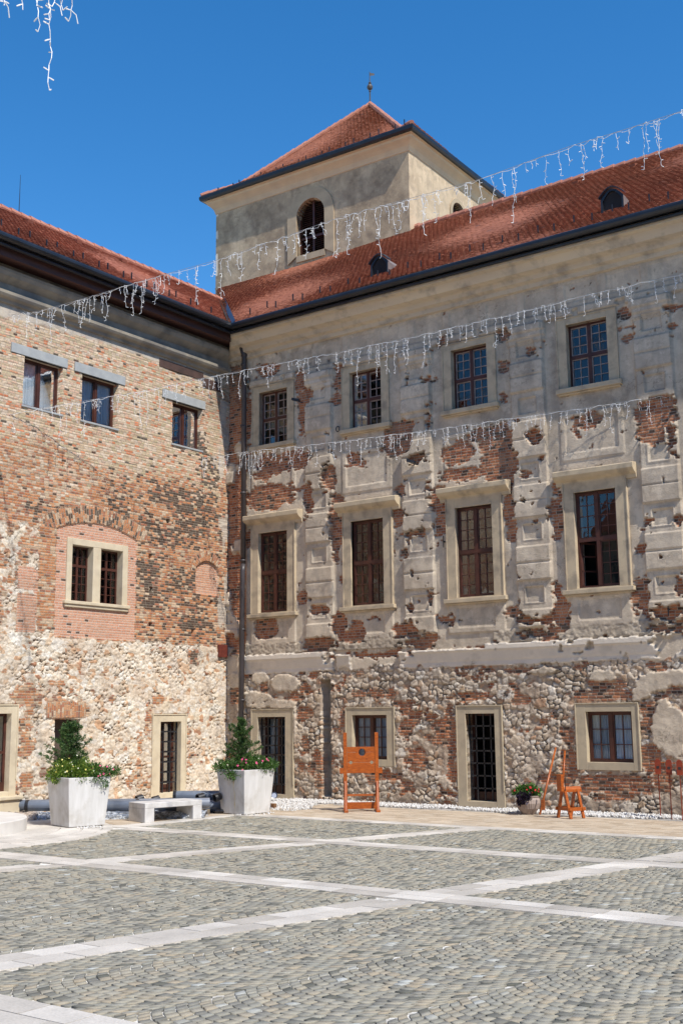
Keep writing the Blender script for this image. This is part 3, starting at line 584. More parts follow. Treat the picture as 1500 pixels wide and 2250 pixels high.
    if surround:
        a,b,t,bt,pr=surround;s=MB();di=-d*.0
        # frame outer edges a..b (x), t top, bt bottom, projecting pr; inner edge is the opening
        s.box(a,x0,-.1,pr,bt,t,tr=tr);s.box(x1,b,-.1,pr,bt,t,tr=tr);s.box(x0,x1,-.1,pr-.002,z1,t,tr=tr)
        if bt<z0-.02: s.box(x0,x1,-.1,pr-.002,bt,z0,tr=tr)
        e=.03;s.box(a-.001,a+e,pr,pr+.02,bt,t,tr=tr);s.box(b-e,b+.001,pr,pr+.02,bt,t,tr=tr);s.box(a+e,b-e,pr,pr+.018,t-e,t,tr=tr)
        # jambs back to the sash
        s.box(x0-.02,x0,-d-.05,-.1,z0,z1,tr=tr);s.box(x1,x1+.02,-d-.05,-.1,z0,z1,tr=tr);s.box(x0,x1,-d-.05,-.1,z1,z1+.02,tr=tr);s.box(x0,x1,-d-.05,-.1,z0-.02,z0,tr=tr)
        s.build('surround',surmat or M_SAND,win,bevel=.006)
    if sill:
        a,b,zt,zb2,pr=sill;s=MB();s.box(a,b,-.02,pr,zb2+.04,zt,tr=tr);s.box(a+.04,b-.04,-.02,pr-.05,zb2,zb2+.04,tr=tr);s.build('sill',surmat or M_SAND,win,bevel=.012)
    if hood:
        a,b,zb2,zt,pr=hood;s=MB()
        s.prism([(0,zb2-.12),(.05,zb2-.12),(.07,zb2-.03),(pr-.09,zb2+.02),(pr-.04,zb2+.06),(pr,zb2+.10),(pr,zt),(pr-.03,zt+.02),(0,zt+.05)],lambda p,q,t:tr(a if t==0 else b,p,q))
        s.build('hood',surmat or M_SAND,win,bevel=.008)
    return win
# ================================================================== RIGHT WING
RWG=thing('palace_wing','long palace wing with crumbling cream plaster over brick and four columns of windows','building',(0,0,0))
r_holes=[]
for c in WC:
    r_holes+=[(c-.56,c+.56,10.53,12.26),(c-.55,c+.57,5.4,7.83)]
D1=(1.27,2.32,.12,2.33);W2=(4.7,5.86,1.15,2.36);D3=(8.32,9.18,.15,2.37);W4=(11.68,12.86,1.18,2.39)
r_holes+=[D1,W2,D3,W4]
us=grid(-.1,15.2,G_,24,.2);zs=grid(0,13.6,G_)
wr=add_relief('wall',us,zs,right_field,lambda u,h,z:(u,-h,z),r_holes,M_RW,RWG,.5,False)
# plinth of wall above cornice and inner room sheet
part(RWG,'inner_wall',M_DARK,[(-.5,24,-2.2,-2.1,-.02,14.3),(-.5,24,-2.1,-.6,14.0,14.1)],RB)
UPL=['first from the corner, under the tower','second from the corner','third from the corner, blue sky mirrored in its upper panes','fourth from the corner, sky mirrored in all panes']
for i,c in enumerate(WC):
    window(RWG,RB,c-.555,c+.555,10.535,12.255,.17,3,2,2,M_MUNT,M_GLASS,(c-.83,c+.83,12.45,10.5,.03),(c-.86,c+.9,10.55,10.38,.14),label='upper sash window with pale glazing bars, '+UPL[i])
    x0=c-.545;x1=c+.565
    window(RWG,RB,x0,x1,5.405,7.825,.10,4,2,2,M_MUNTB,M_GLASS,(c-.83,c+.87,8.14,5.36,.06),(c-.92,c+.95,5.37,5.22,.15),(c-1.0,c+1.13,8.14,8.36,.27),
           label='tall hooded window '+['next to the downpipe','second from the downpipe','third from the downpipe','at the right with its lower left leaf swung open'][i],open_leaf=(i==3))
window(RWG,RB,W2[0]+.005,W2[1]-.005,W2[2]+.005,W2[3]-.005,.14,4,2,1,M_MUNTB,M_GLASSB,(4.48,6.12,2.57,.97,.035),surmat=M_SAND2,curtain=True,label='ground floor window behind the wooden pillory')
window(RWG,RB,W4[0]+.005,W4[1]-.005,W4[2]+.005,W4[3]-.005,.14,3,2,1,M_MUNTB,M_GLASSB,(11.41,13.04,2.6,1.0,.035),surmat=M_SAND2,curtain=True,label='ground floor window right of the trestle')
def grille(parent,tr,x0,x1,z0,z1,d,nx,nz,mat=M_BLK,r=.017,name='grille'):
    m=MB()
    for i in range(1,nx): x=x0+(x1-x0)*i/nx;m.bar((x,-d,z0),(x,-d,z1),2*r,tr=tr,up=(0,1,0))
    for j in range(1,nz): z=z0+(z1-z0)*j/nz;m.bar((x0,-d+.012,z),(x1,-d+.012,z),.01,2.2*r,tr=tr)
    m.box(x0,x0+.03,-d-.02,-d+.02,z0,z1,tr=tr);m.box(x1-.03,x1,-d-.02,-d+.02,z0,z1,tr=tr)
    return m.build(name,mat,parent)
def doorway(parent,tr,x0,x1,z0,z1,surround,label,d=.3,gl=(4,8),curt=True,surmat=None,leaf=True,pane=True):
    a,b,t,pr=surround;s=MB()
    dr=None
    fm=MB();f=.06
    fm.box(x0,x0+f,-d-.09,-d-.03,z0,z1,tr=tr);fm.box(x1-f,x1,-d-.09,-d-.03,z0,z1,tr=tr);fm.box(x0+f,x1-f,-d-.09,-d-.03,z1-f,z1,tr=tr);fm.box(x0+f,x1-f,-d-.09,-d-.03,z0,z0+.22,tr=tr)
    if leaf:
        xm=(x0+x1)/2;fm.box(xm-.04,xm+.04,-d-.09,-d-.028,z0+.22,z1-f,tr=tr);fm.box(x0+f,x1-f,-d-.085,-d-.035,(z0+z1)/2-.03,(z0+z1)/2+.03,tr=tr)
    dr=fm.build('door',M_BWOOD,parent);dr['label']=label
    if pane: g=MB();g.add([tr(x0+f,-d-.06,z0+.22),tr(x1-f,-d-.06,z0+.22),tr(x1-f,-d-.06,z1-f),tr(x0+f,-d-.06,z1-f)],[(0,1,2,3)]);g.build('pane',M_GLASSB,dr)
    if gl: grille(dr,tr,x0,x1,z0,z1,d*.55,*gl)
    if curt:
        c=MB();n=16
        for (p,q) in ((x0+.06,x0+.44*(x1-x0)),(x0+.56*(x1-x0),x0+.72*(x1-x0))):
            V=[tr(p+(q-p)*i/n,-d-.2+.03*math.sin(i*1.9),z) for z in (z0,z1) for i in range(n+1)];c.add(V,[(i,i+1,n+2+i,n+1+i) for i in range(n)])
        c.build('curtain',M_CURT,dr,recalc=False)
    r=MB();r.box(x0-.3,x1+.3,-1.6,-1.58,z0-.1,z1+.3,tr=tr);r.build('room_wall',M_DARK,dr)
    s.box(a,x0,-.1,pr,z0-.14,t,tr=tr);s.box(x1,b,-.1,pr,z0-.14,t,tr=tr);s.box(x0,x1,-.1,pr-.002,z1,t,tr=tr);s.box(x0,x1,-.35,pr-.002,z0-.14,z0,tr=tr)
    e=.03;zz=z0+.28;s.box(a-.001,a+e,pr,pr+.022,zz,t,tr=tr);s.box(b-e,b+.001,pr,pr+.022,zz,t,tr=tr);s.box(a+e,b-e,pr,pr+.02,t-e,t,tr=tr)
    s.box(x0-.02,x0,-.48,-.1,z0,z1,tr=tr);s.box(x1,x1+.02,-.48,-.1,z0,z1,tr=tr);s.box(x0,x1,-.48,-.1,z1,z1+.02,tr=tr)
    s.build('surround',surmat or M_SAND2,dr,bevel=.006)
    return dr
doorway(RWG,RB,D1[0]+.004,D1[1]-.004,D1[2]+.004,D1[3]-.004,(1.03,2.63,2.56,.035),'glazed door with black iron grille behind the pink flowered planter')
doorway(RWG,RB,D3[0]+.004,D3[1]-.004,D3[2]+.004,D3[3]-.004,(8.05,9.41,2.58,.035),'dark open doorway with iron grille beside the round flower pot',curt=False,leaf=False,gl=(4,7),pane=False)
# cornice
def mould(parent,name,prof,u0,u1,tr,mat,mitre=0):
    m=MB();n=len(prof)
    for p in range(2):
        pass
    V=[tr((u0+ (d if mitre else 0)),d,z) for d,z in prof]+[tr(u1,d,z) for d,z in prof]
    m.add(V,[(i,i+1,n+i+1,n+i) for i in range(n-1)]+[tuple(range(n))]+[tuple(range(n,2*n))])
    return m.build(name,mat,parent,bevel=0)
profR=[(0,13.44),(.11,13.46),(.13,13.58),(.26,13.62),(.30,13.74),(.34,13.76),(.52,13.78),(.60,13.90),(.64,13.97),(.80,13.99),(.80,14.16),(0,14.2)]
mould(RWG,'cornice',profR,0.0,24,RB,M_CORN,1)
def eaves(parent,tr,u0,u1):
    m=MB()
    m.tube([(u0+.93,.93,14.26),(u1,.93,14.26)],.105,12,tr=tr)
    m.tube([(u0+.86,.86,14.08),(u1,.86,14.08)],.045,10,tr=tr)
    m.prism([(.0,14.2),(.84,14.18),(.84,14.34),(.0,14.9)],lambda a,b,t:tr((u0+a) if t==0 else u1,a,b))
    return m.build('gutter',M_GUT,parent,smooth=False)
eaves(RWG,RB,0,24)
TP=math.tan(math.radians(35));CS=math.cos(math.radians(35));SN=math.sin(math.radians(35))
def tiles(parent,name,mat,org,du,dup,nrm,inside,umax,umin,vmax,gauge=.175,wid=.17,seed=1,sweep=0.):
    """courses of plain tiles; org origin, du along eave, dup up the slope, nrm outward"""
    rnd=np.random.RandomState(seed);V=[];Fa=[];T=[]
    nr=int(vmax/gauge)+1;org=np.array(org,float);du=np.array(du,float);dup=np.array(dup,float);nrm=np.array(nrm,float)
    out=[]
    for r in range(nr):
        v=r*gauge;off=(r%2)*.5*wid;nc=int((umax-umin)/wid)+2
        for c in range(nc):
            u=umin+c*wid+off
            if not inside(u+wid/2,v+gauge/2): continue
            j=rnd.uniform(-.012,.012);l=rnd.uniform(.0,.010)+.022*math.sin(u*.8+v*.35+seed)+.016*math.sin(u*.31-v*.9);l2=rnd.uniform(-.006,.006)
            lift=.034+l;g=.005;b=len(V)
            def P(uu,vv,k): return org+du*uu+dup*vv+nrm*k
            a0,a1=u+g,u+wid-g;e=.03
            V+=[P(a0,v+e+j,lift+l2),P(a0+.05,v+j,lift+l2),P(a1-.05,v+j,lift-l2),P(a1,v+e+j,lift-l2),P(a1,v+gauge+.05,.004),P(a0,v+gauge+.05,.004),
                P(a0,v+e+j,.0),P(a0+.05,v+j,.0),P(a1-.05,v+j,.0),P(a1,v+e+j,.0)]
            Fa+=[(b,b+1,b+2,b+3,b+4,b+5),(b+6,b+7,b+1,b),(b+7,b+8,b+2,b+1),(b+8,b+9,b+3,b+2),(b,b+5,b+6),(b+9,b+4,b+3)]
            t=min(1,max(0,rnd.normal(.48,.14)+ (.35 if rnd.rand()<.03 else 0)));T+=[t]*10
    me=bpy.data.meshes.new(name);me.from_pydata([tuple(p) for p in V],[],Fa);me.materials.append(mat)
    at=me.attributes.new('tint','FLOAT','POINT');at.data.foreach_set('value',T);me.update()
    o=bpy.data.objects.new(name,me);link(o,parent)
    return o
Z0=14.40
# right slope: u=x, v up slope from y=-.8
LS_=9.0
inR=lambda u,v:(u>.8-v*CS+.04) and v<LS_-.1
roofR=tiles(RWG,'roof',M_TILE,(0,-.8,Z0),(1,0,0),(0,CS,SN),(0,-SN,CS),inR,24,-6.5,LS_,seed=3)
yr=-.8+LS_*CS;zr=Z0+LS_*SN
def deck(parent,pts,name='roof_deck'):
    m=MB();m.add(pts,[tuple(range(len(pts)))]);o=m.build(name,M_FASC,parent,recalc=False);return o
deck(roofR,[(.8,-.8,Z0-.02),(24,-.8,Z0-.02),(24,yr,zr-.02),(.8-LS_*CS,yr,zr-.02)])
deck(roofR,[(24,yr,zr-.02),(.8-LS_*CS,yr,zr-.02),(-6,yr+8,zr-6),(24,yr+8,zr-6)])
def ridge(parent,p,q,r=.12,step=.36,name='ridge_tiles'):
    p=Vector(p);q=Vector(q);d=q-p;n=max(2,int(d.length/step));m=MB();rnd=random.Random(n)
    for i in range(n):
        a=p+d*i/n;b=p+d*(i+1.12)/n;k=rnd.uniform(-.008,.008)
        m.tube([a+Vector((0,0,k)),b+Vector((0,0,k+.02))],[r,r*1.18],8,cap=True)
    return m.build(name,M_RIDGE,parent)
ridge(roofR,(3.3,yr,zr),(24,yr,zr));ridge(roofR,(-6.3,yr,zr),(3.2,yr,zr))
def guards(roof,P,us_,up,nrm):
    """snow guards: a bent iron strip standing on the tiles, each a part of its own"""
    m=MB();m.box(-.012,.012,-.02,.02,0,.2);m.box(-.012,.012,-.02,.16,0,.02);m.box(-.02,.02,-.005,.005,.12,.2)
    base=m.build('snow_guard',M_BLK,roof);first=True
    k=Matrix((up[0],up[1],up[2])) if 0 else None
    for (u,v) in us_:
        o=base if first else base.copy()
        if not first: link(o,roof)
        first=False;o.location=P(u,v)
        o.rotation_euler=(0,0,up)
    return
rnd=random.Random(5);pts=[];x=1.2
while x<15.4: pts.append((x,.55));pts.append((x+.42,.95));x+=1.02+rnd.uniform(-.05,.05)
guards(roofR,lambda u,v:(u,-.8+v*CS,Z0+v*SN+.04),pts,0,None)
def dormer(roof,x,w,h,name='dormer'):
    y=-.8+ .95;z=Z0+(y+.8)*TP+.02
    m=MB();n=10;arc=[(x-w/2+w*i/n, z+h*.62+h*.38*math.sin(PI*i/n)) for i in range(n+1)]
    outer=[(x-w/2,z-.05)]+arc+[(x+w/2,z-.05)]
    fr=.055
    inn=[(x-w/2+fr,z+.02)]+[(x+(a-x)*(1-2*fr/w),zz-fr) for a,zz in arc]+[(x+w/2-fr,z+.02)]
    N=len(outer)
    V=[(a,y,b) for a,b in outer]+[(a,y,b) for a,b in inn]+[(a,y+.06,b) for a,b in inn]
    m.add(V,[(i,i+1,N+i+1,N+i) for i in range(N-1)]+[(N+i,N+i+1,2*N+i+1,2*N+i) for i in range(N-1)]+[(N-1,0,N,2*N-1)])
    # body running back until it dies into the slope
    Vb=[(a,y,b) for a,b in outer]+[((a-x)*.85+x,y+max(.0,(b-z))/TP+.12,b+.0) for a,b in outer]
    m.add(Vb,[(i,i+1,N+i+1,N+i) for i in range(N-1)])
    m.f=m.f[2*(N-1)+1:];m.m=[0]*len(m.f)
    rim=MB();rim.add(V,[(i,i+1,N+i+1,N+i) for i in range(N-1)]+[(N+i,N+i+1,2*N+i+1,2*N+i) for i in range(N-1)]+[(N-1,0,N,2*N-1)]);rim.build('dormer_front',M_BLK,roof)
    o=m.build(name,simple('dormer_metal',(.24,.20,.18),(.17,.14,.13),4,.6,.2),roof)
    
    s=MB();s.add([(a,y+.05,b) for a,b in inn],[tuple(range(N))]);oo=s.build('dormer_dark_opening',M_DARK,roof)  # near-black sheet paints the shade inside the open dormer front
    hd=MB();hp=[(a+(a-x)*.12,y-.06,b+.03) for a,b in arc];hq=[(a+(a-x)*.12,y+.12,b+.06) for a,b in arc];n1=len(arc)
    hd.add(hp+hq+[(a,b_,c+.03) for a,b_,c in hp+hq],[(i,i+1,n1+i+1,n1+i) for i in range(n1-1)]+[(2*n1+i,2*n1+i+1,3*n1+i+1,3*n1+i) for i in range(n1-1)]+[(i,i+1,2*n1+i+1,2*n1+i) for i in range(n1-1)])
    hd.build('dormer_cap',M_BLK,roof)
for x in (5.75,13.0): dormer(roofR,x,.62,.62)
# a course of small ventilation tiles near the ridge
vt=MB()
for x in np.arange(2.0,15,1.9):
    vt=MB();v=LS_-1.05;y=-.8+v*CS;z=Z0+v*SN;vt.add([(x-.1,y,z+.03),(x+.1,y,z+.03),(x+.1,y-.02,z+.13),(x-.1,y-.02,z+.13),(x-.1,y+.25,z+.24),(x+.1,y+.25,z+.24)],[(0,1,2,3),(3,2,5,4),(0,3,4),(1,5,2)])
    vt.build('vent_tile',M_TILE,roofR)
# valley flashing
vf=MB()
def vp(t,k): return (.8-t,-.8+t,Z0+t*TP+k)
vf.add([vp(-.1,.03),(vp(-.1,.06)[0]+.09,vp(-.1,0)[1]+.09,vp(-.1,.14)[2]),(vp(4.2,0)[0]+.09,vp(4.2,0)[1]+.09,vp(4.2,.14)[2]),vp(4.2,.03),(vp(-.1,0)[0]-.09,vp(-.1,0)[1]-.09,vp(-.1,.14)[2]),(vp(4.2,0)[0]-.09,vp(4.2,0)[1]-.09,vp(4.2,.14)[2])],[(0,1,2,3),(0,3,5,4)])
vf.build('valley_flashing',M_GUT,roofR,recalc=False)
# downpipe, brackets, wall iron
dp=MB();X0=.8;dp.tube([(X0-.02,-.3,13.86),(X0,-.16,13.5),(X0,-.16,6.9)],.08,12);dp.tube([(X0,-.16,6.92),(X0,-.19,6.7),(X0-.04,-.19,.12)],.082,12)
for z in (13.2,11.2,9.1,7.0,4.9,2.8,1.0): dp.tube([(X0-.01,-.17,z),(X0-.01,-.17,z+.06)],.095,12)
dp.tube([(X0,-.16,13.5),(X0,-.16,13.66)],.10,12)
dp.build('downpipe',M_PIPE,RWG,smooth=True)
for (x,z) in ((2.9,11.72),(6.95,9.26)):
    fl=MB();fl.bar((x+.1,0,z-.06),(x-.02,-.22,z-.02),.03);fl.bar((x-.1,-.26,z+.03),(x+.12,-.2,z-.04),.13,.07)
    fl.build('floodlight',M_BLK,RWG)
ir=MB();ir.tube([(4.34+.06*math.cos(t),-.07,10.62+.08*math.sin(t)) for t in np.linspace(0,2*PI,13)],.014,6);ir.bar((4.34,.02,10.7),(4.34,-.08,10.7),.02);ir.build('iron_ring',M_BLK,RWG)
for (x,z) in ((7.83,6.95),(13.92,4.75)):
    an=MB();an.bar((x,-.07,z-.16),(x,-.07,z+.16),.022);an.bar((x,.02,z),(x,-.09,z),.03);an.build('wall_anchor',M_BLK,RWG)
# ================================================================== LEFT WING
LWG=thing('brick_wing','courtyard wing of bare patched brickwork over pale rubble with a twin window','building',(0,0,0))
l_holes=[(6.7,8.0,10.38,11.7),(4.68,6.02,10.38,11.7),(1.2,2.5,10.38,11.7),(4.38,6.19,5.43,6.92),(7.98,8.95,.6,2.49),(5.75,6.6,.0,2.33),(1.98,2.82,.2,2.23)]
us=grid(-.3,9.9,G_,26,.25);zs=grid(0,13.1,G_)
wl=add_relief('wall',us,zs,left_field,lambda u,h,z:(h,-u,z),l_holes,M_LW,LWG,.42,True)
part(LWG,'inner_wall',M_DARK,[(-.6,26,-2.2,-2.1,-.02,14.3),(-.6,26,-2.1,-.6,14.0,14.1)],LBs)
lt=[(6.57,8.43),(4.45,6.31),(1.1,2.95)];lo=[(6.7,8.0),(4.68,6.02),(1.2,2.5)]
for i,((a,b),(c,d)) in enumerate(zip(lt,lo)):
    wn=window(LWG,LBs,c+.005,d-.005,10.385,11.695,.2,1,1,1,glass=M_GLASSB,curtain=.47,label='small casement with white curtains, '+['nearest the left edge','middle of the three under the cornice','nearest the corner'][i],fr=.06)
    lm=MB();lm.box(a,b,-.1,.055,11.7,11.96,tr=LBs);lm.build('lintel',M_LINT,wn,bevel=.01)
    sm=MB();sm.box(c-.03,d+.03,-.2,.05,10.33,10.385,tr=LBs);sm.build('sill',M_LINT,wn,bevel=.01)
# twin stone window
tw=MB();A0,A1,B0,B1=4.18,6.37,5.40,7.1
for (p,q,r,s) in ((A0,4.38,B0,B1),(6.19,A1,B0,B1),(4.38,6.19,6.92,B1),(5.18,5.46,B0,6.92)): tw.box(p,q,-.22,.04,r,s,tr=LBs)
twin=tw.build('twin_window',M_SANDL,LWG,bevel=.012);twin['label']='twin window in a pale stone frame with a central mullion'
sl=MB();sl.box(4.11,6.45,-.2,.10,5.33,5.42,tr=LBs);sl.box(4.15,6.41,-.2,.06,5.25,5.33,tr=LBs);sl.build('sill',M_SANDL,twin,bevel=.015)
for (a,b) in ((4.38,5.18),(5.46,6.19)):
    m=MB();f=.05;d=.2
    m.box(a,a+f,-d-.05,-d+.01,5.42,6.92,tr=LBs);m.box(b-f,b,-d-.05,-d+.01,5.42,6.92,tr=LBs);m.box(a+f,b-f,-d-.05,-d+.01,5.42,5.47,tr=LBs);m.box(a+f,b-f,-d-.05,-d+.01,6.87,6.92,tr=LBs)
    m.box((a+b)/2-.035,(a+b)/2+.035,-d-.048,-d+.014,5.47,6.87,tr=LBs);m.box(a+f,b-f,-d-.046,-d+.02,6.36,6.43,tr=LBs)
    for x0,x1 in ((a+f,(a+b)/2-.035),((a+b)/2+.035,b-f)):
        xm=(x0+x1)/2;m.box(xm-.01,xm+.01,-d-.03,-d,5.47,6.87,tr=LBs)
        for z in (5.69,5.91,6.13,6.64): m.box(x0,x1,-d-.028,-d+.002,z-.01,z+.01,tr=LBs)
    m.build('casement',M_BWOOD,twin)
    g=MB();g.box(a+f,b-f,-d-.024,-d-.02,5.47,6.87,tr=LBs);g.build('pane',M_GLASS,twin)
rm=MB();rm.box(4,6.6,-1.4,-1.38,5,7.3,tr=LBs);rm.build('room_wall',M_DARK,twin)
doorway(LWG,LBs,1.984,2.816,.25,2.226,(1.77,3.15,2.44,.06),'narrow door with blue grey iron bars in a pale stone surround',d=.22,gl=(3,7),curt=False,surmat=M_SANDL)
doorway(LWG,LBs,7.984,8.946,.61,2.486,(7.78,9.2,2.71,.06),'brown door in a pale stone surround at the left edge',d=.10,gl=None,curt=False,surmat=M_SANDL)
part(LWG,'door_step',M_SANDL,[(7.7,9.4,-.02,.28,.42,.50),(7.76,9.4,-.02,.22,0,.42)],LBs,bevel=.015)
dk=MB();dk.box(5.7,6.65,-.40,-.36,0,2.4,tr=LBs);dk.box(5.75,6.6,-.36,-.33,2.1,2.33,tr=LBs)
o=dk.build('door',simple('dull_brown_board',(.10,.07,.055),(.07,.05,.04),3,.7,.2),LWG);o['label']='plain brown door in a deep opening behind the small spruce'
profL=[(0,12.92),(.10,12.94),(.12,13.02),(.22,13.06),(.26,13.12),(.26,13.2),(.16,13.24),(.14,13.42),(.2,13.46),(.34,13.56),(.38,13.66),(.38,13.74),(.2,13.78),(.2,13.9),(0,13.92)]
mould(LWG,'cornice',profL,0.0,26,LBs,M_GREYC,1)
part(LWG,'fascia',M_FASC,[(.7,26,.60,.72,13.86,14.16),(-.4,26,.0,.60,13.93,14.15)],LBs)
eaves(LWG,LBs,0,26)
LL=5.13
inL=lambda u,v:(u>-v*CS+.8+.04) and v<LL-.1
roofL=tiles(LWG,'roof',M_TILEL,(.8,0,Z0),(0,-1,0),(-CS,0,SN),(SN,0,CS),inL,26,-6.,LL,seed=8)
xl=.8-LL*CS;zl=Z0+LL*SN
deck(roofL,[(.8,-.8,Z0-.02),(xl,-.8+LL*CS,zl-.02),(xl,-26,zl-.02),(.8,-26,Z0-.02)])
deck(roofL,[(xl,-26,zl-.02),(xl,-.8+LL*CS,zl-.02),(xl-5,8,zl-4),(xl-5,-26,zl-4)])
ridge(roofL,(xl,-.8+LL*CS,zl),(xl,-26,zl))
pts=[];y=1.3
while y<11.5: pts.append((y,.45));pts.append((y+.3,.85));y+=.92
guards(roofL,lambda u,v:(.8-v*CS,-u,Z0+v*SN+.04),pts,PI/2,None)
vt=MB()
for y in np.arange(2.0,11,1.9):
    vt=MB();v=LL-.8;x=.8-v*CS;z=Z0+v*SN;vt.add([(x,-y-.1,z+.03),(x,-y+.1,z+.03),(x+.02,-y+.1,z+.13),(x+.02,-y-.1,z+.13),(x-.25,-y-.1,z+.24),(x-.25,-y+.1,z+.24)],[(0,1,2,3),(3,2,5,4),(0,3,4),(1,5,2)])
    vt.build('vent_tile',M_TILEL,roofL)
rd=MB();rd.tube([(xl,-5.72,zl),(xl,-5.72,zl+1.35)],[.014,.006],6);rd.build('lightning_rod',M_BLK,LWG)
bx=MB();bx.box(.06,.44,.02,.11,4.12,4.5,tr=LBs);bx.build('wall_box',M_REDH,LWG,bevel=.01)
# cracks filled: exposed beam pocket under the left cornice near the corner
pk=MB();pk.box(1.2,3.1,-.05,.045,12.62,12.86,tr=LBs);pk.box(.4,1.2,-.05,.045,12.42,12.72,tr=LBs);pk.build('charred_beam',simple('charred_wood',(.05,.03,.025),(.09,.05,.04),3,.9,.6,25,.02),LWG)
# ================================================================== TOWER
TA=math.radians(1.2)
def TW(o,n):  # tower frame: origin at the front right corner, u to the left along the front, d outwards
    pass
TC=(3.08,6.15)
def TF(u,d,z): # front face, u grows towards -X, d outwards (-Y)
    c,s=math.cos(TA),math.sin(TA);return (TC[0]-u*c+d*s,TC[1]-u*s-d*c,z)
def TRt(u,d,z): # right face, u grows towards +Y
    c,s=math.cos(TA),math.sin(TA);return (TC[0]+d*c-u*s,TC[1]+d*s+u*c,z)
TWR=thing('bell_tower','square rendered tower with a steep tiled pyramid roof rising behind the corner','tower',(TC[0]-4.5,TC[1]+4.5,0))
def under(o): o.matrix_parent_inverse=TWR.matrix_basis.inverted();return o
WT=9.1
def archhole(cx,hw,z0,zs_):
    return lambda U,Z:(np.abs(U-cx)<hw)&(Z>z0)&((Z<zs_)|(np.hypot(U-cx,Z-zs_)<hw))
f1_=add_relief('front_wall',grid(0,WT,.05),grid(14,22.75,.05),plain_field(301),lambda u,h,z:TF(u,h,z),[archhole(4.36,.66,19.55,21.08)],M_TW,None,.35,True)
f2_=add_relief('side_wall',grid(0,WT,.05),grid(14,22.75,.05),lambda a,b,c,d:(lambda r:(r[0],np.stack([r[1][...,0],r[1][...,1],r[1][...,2]*.18,r[1][...,3]],-1),r[2],r[3]))(plain_field(311)(a,b,c,d)),lambda u,h,z:TRt(u,h,z),[archhole(3.6,.5,20.3,21.2)],M_TW,None,.35,False)  # sunlit face painted paler by cutting its share of the darkening mask
for o in (f1_,f2_): o.parent=TWR;under(o)
m=MB()
for u0,u1,fn in ((0,WT,lambda u,d,z:TF(WT+d,-u,z)),(0,WT,lambda u,d,z:TRt(WT+d,-u,z))):
    m.box(u0,u1,-.1,0,14,22.7,tr=fn)
o=m.build('back_wall',M_TW,TWR);under(o)
m=MB();m.box(.4,WT-.4,-1.3,-1.2,19,22.5,tr=TF);m.box(.4,WT-.4,-1.3,-1.2,19,22.5,tr=TRt);under(m.build('bell_chamber',M_DARK,TWR))
def louvre(fn,cx,hw,z0,zs_,lab,sur=.42):
    m=MB();n=22
    z=z0+.04
    while z<zs_+hw-.06:
        w=hw-.03 if z<zs_ else math.sqrt(max(.01,(hw-.03)**2-(z-zs_)**2))
        m.add([fn(cx-w,-.22,z),fn(cx+w,-.22,z),fn(cx+w,-.33,z+.1),fn(cx-w,-.33,z+.1)],[(0,1,2,3)])
        z+=.085
    m.box(cx-.04,cx+.04,-.24,-.18,z0,zs_+hw,tr=fn);m.box(cx-hw,cx-hw+.06,-.24,-.18,z0,zs_,tr=fn);m.box(cx+hw-.06,cx+hw,-.24,-.18,z0,zs_,tr=fn);m.box(cx-hw+.06,cx-.04,-.24,-.18,z0+.7,z0+.78,tr=fn);m.box(cx+.04,cx+hw-.06,-.24,-.18,z0+.7,z0+.78,tr=fn)
    w=m.build('louvred_window',M_BWOOD,TWR,recalc=False);bk=MB();bk.box(cx-hw-.3,cx+hw+.3,-.42,-.36,z0-.2,zs_+hw+.3,tr=fn);bk.build('dark_backing',M_DARK,w);under(w);w['label']=lab  # unseen dark sheet added close behind the slats to keep them dark
    s=MB();k=18
    I=[(cx-hw,z0)]+[(cx-hw*math.cos(PI*i/k),zs_+hw*math.sin(PI*i/k)) for i in range(k+1)]+[(cx+hw,z0)]
    Oo=[(cx-hw-sur,z0-.25)]+[(cx-(hw+sur)*math.cos(PI*i/k),zs_+(hw+sur)*math.sin(PI*i/k)) for i in range(k+1)]+[(cx+hw+sur,z0-.25)]
    N=len(I);V=[fn(a,.055,b) for a,b in I]+[fn(a,.055,b) for a,b in Oo]+[fn(a,-.1,b) for a,b in I]+[fn(a,-.05,b) for a,b in Oo]
    s.add(V,[(i,i+1,N+i+1,N+i) for i in range(N-1)]+[(i,i+1,2*N+i+1,2*N+i) for i in range(N-1)]+[(N+i,N+i+1,3*N+i+1,3*N+i) for i in range(N-1)])
    s.box(cx-hw-.001,cx+hw+.001,-.3,.06,z0-.25,z0,tr=fn)
    q=s.build('surround',simple('tower_stone',(.45,.35,.23),(.35,.27,.18),2,.85,.3,30,.005),w);return w
louvre(TF,4.36,.66,19.55,21.08,'arched louvred window in the tower front')
louvre(TRt,3.6,.5,20.3,21.2,'small arched opening in the sunlit tower side',.15)
# cove under the tower eaves, gutter, roof
pc=[(0,22.36),(.03,22.38),(.04,22.45),(.08,22.56),(.16,22.66),(.27,22.76),(.29,22.84),(.36,22.86),(.36,22.95)]
m=MB();ring_=[]
def tring(d,z): return [TF(-d,d,z),TF(WT+d,d,z),TF(WT+d,-WT-d,z),TF(-d,-WT-d,z)]
V=[];
for d,z in pc: V+=tring(d,z)
m.add(V,[(4*i+j,4*i+(j+1)%4,4*i+4+(j+1)%4,4*i+4+j) for i in range(len(pc)-1) for j in range(4)])
under(m.build('cornice',simple('tower_cornice',(.62,.46,.29),(.52,.39,.26),1.5,.85,.2),TWR))
m=MB();V=[]
pg=[(.34,22.88),(.44,22.88),(.49,22.94),(.50,23.05),(.47,23.10),(.34,23.12)]
for d,z in pg: V+=tring(d,z)
m.add(V,[(4*i+j,4*i+(j+1)%4,4*i+4+(j+1)%4,4*i+4+j) for i in range(len(pg)-1) for j in range(4)]);under(m.build('gutter',M_GUT,TWR))
apex=Vector(TF(WT/2,-WT/2,27.75));APZ=27.75
E=.44;half=WT/2+E;base=23.10
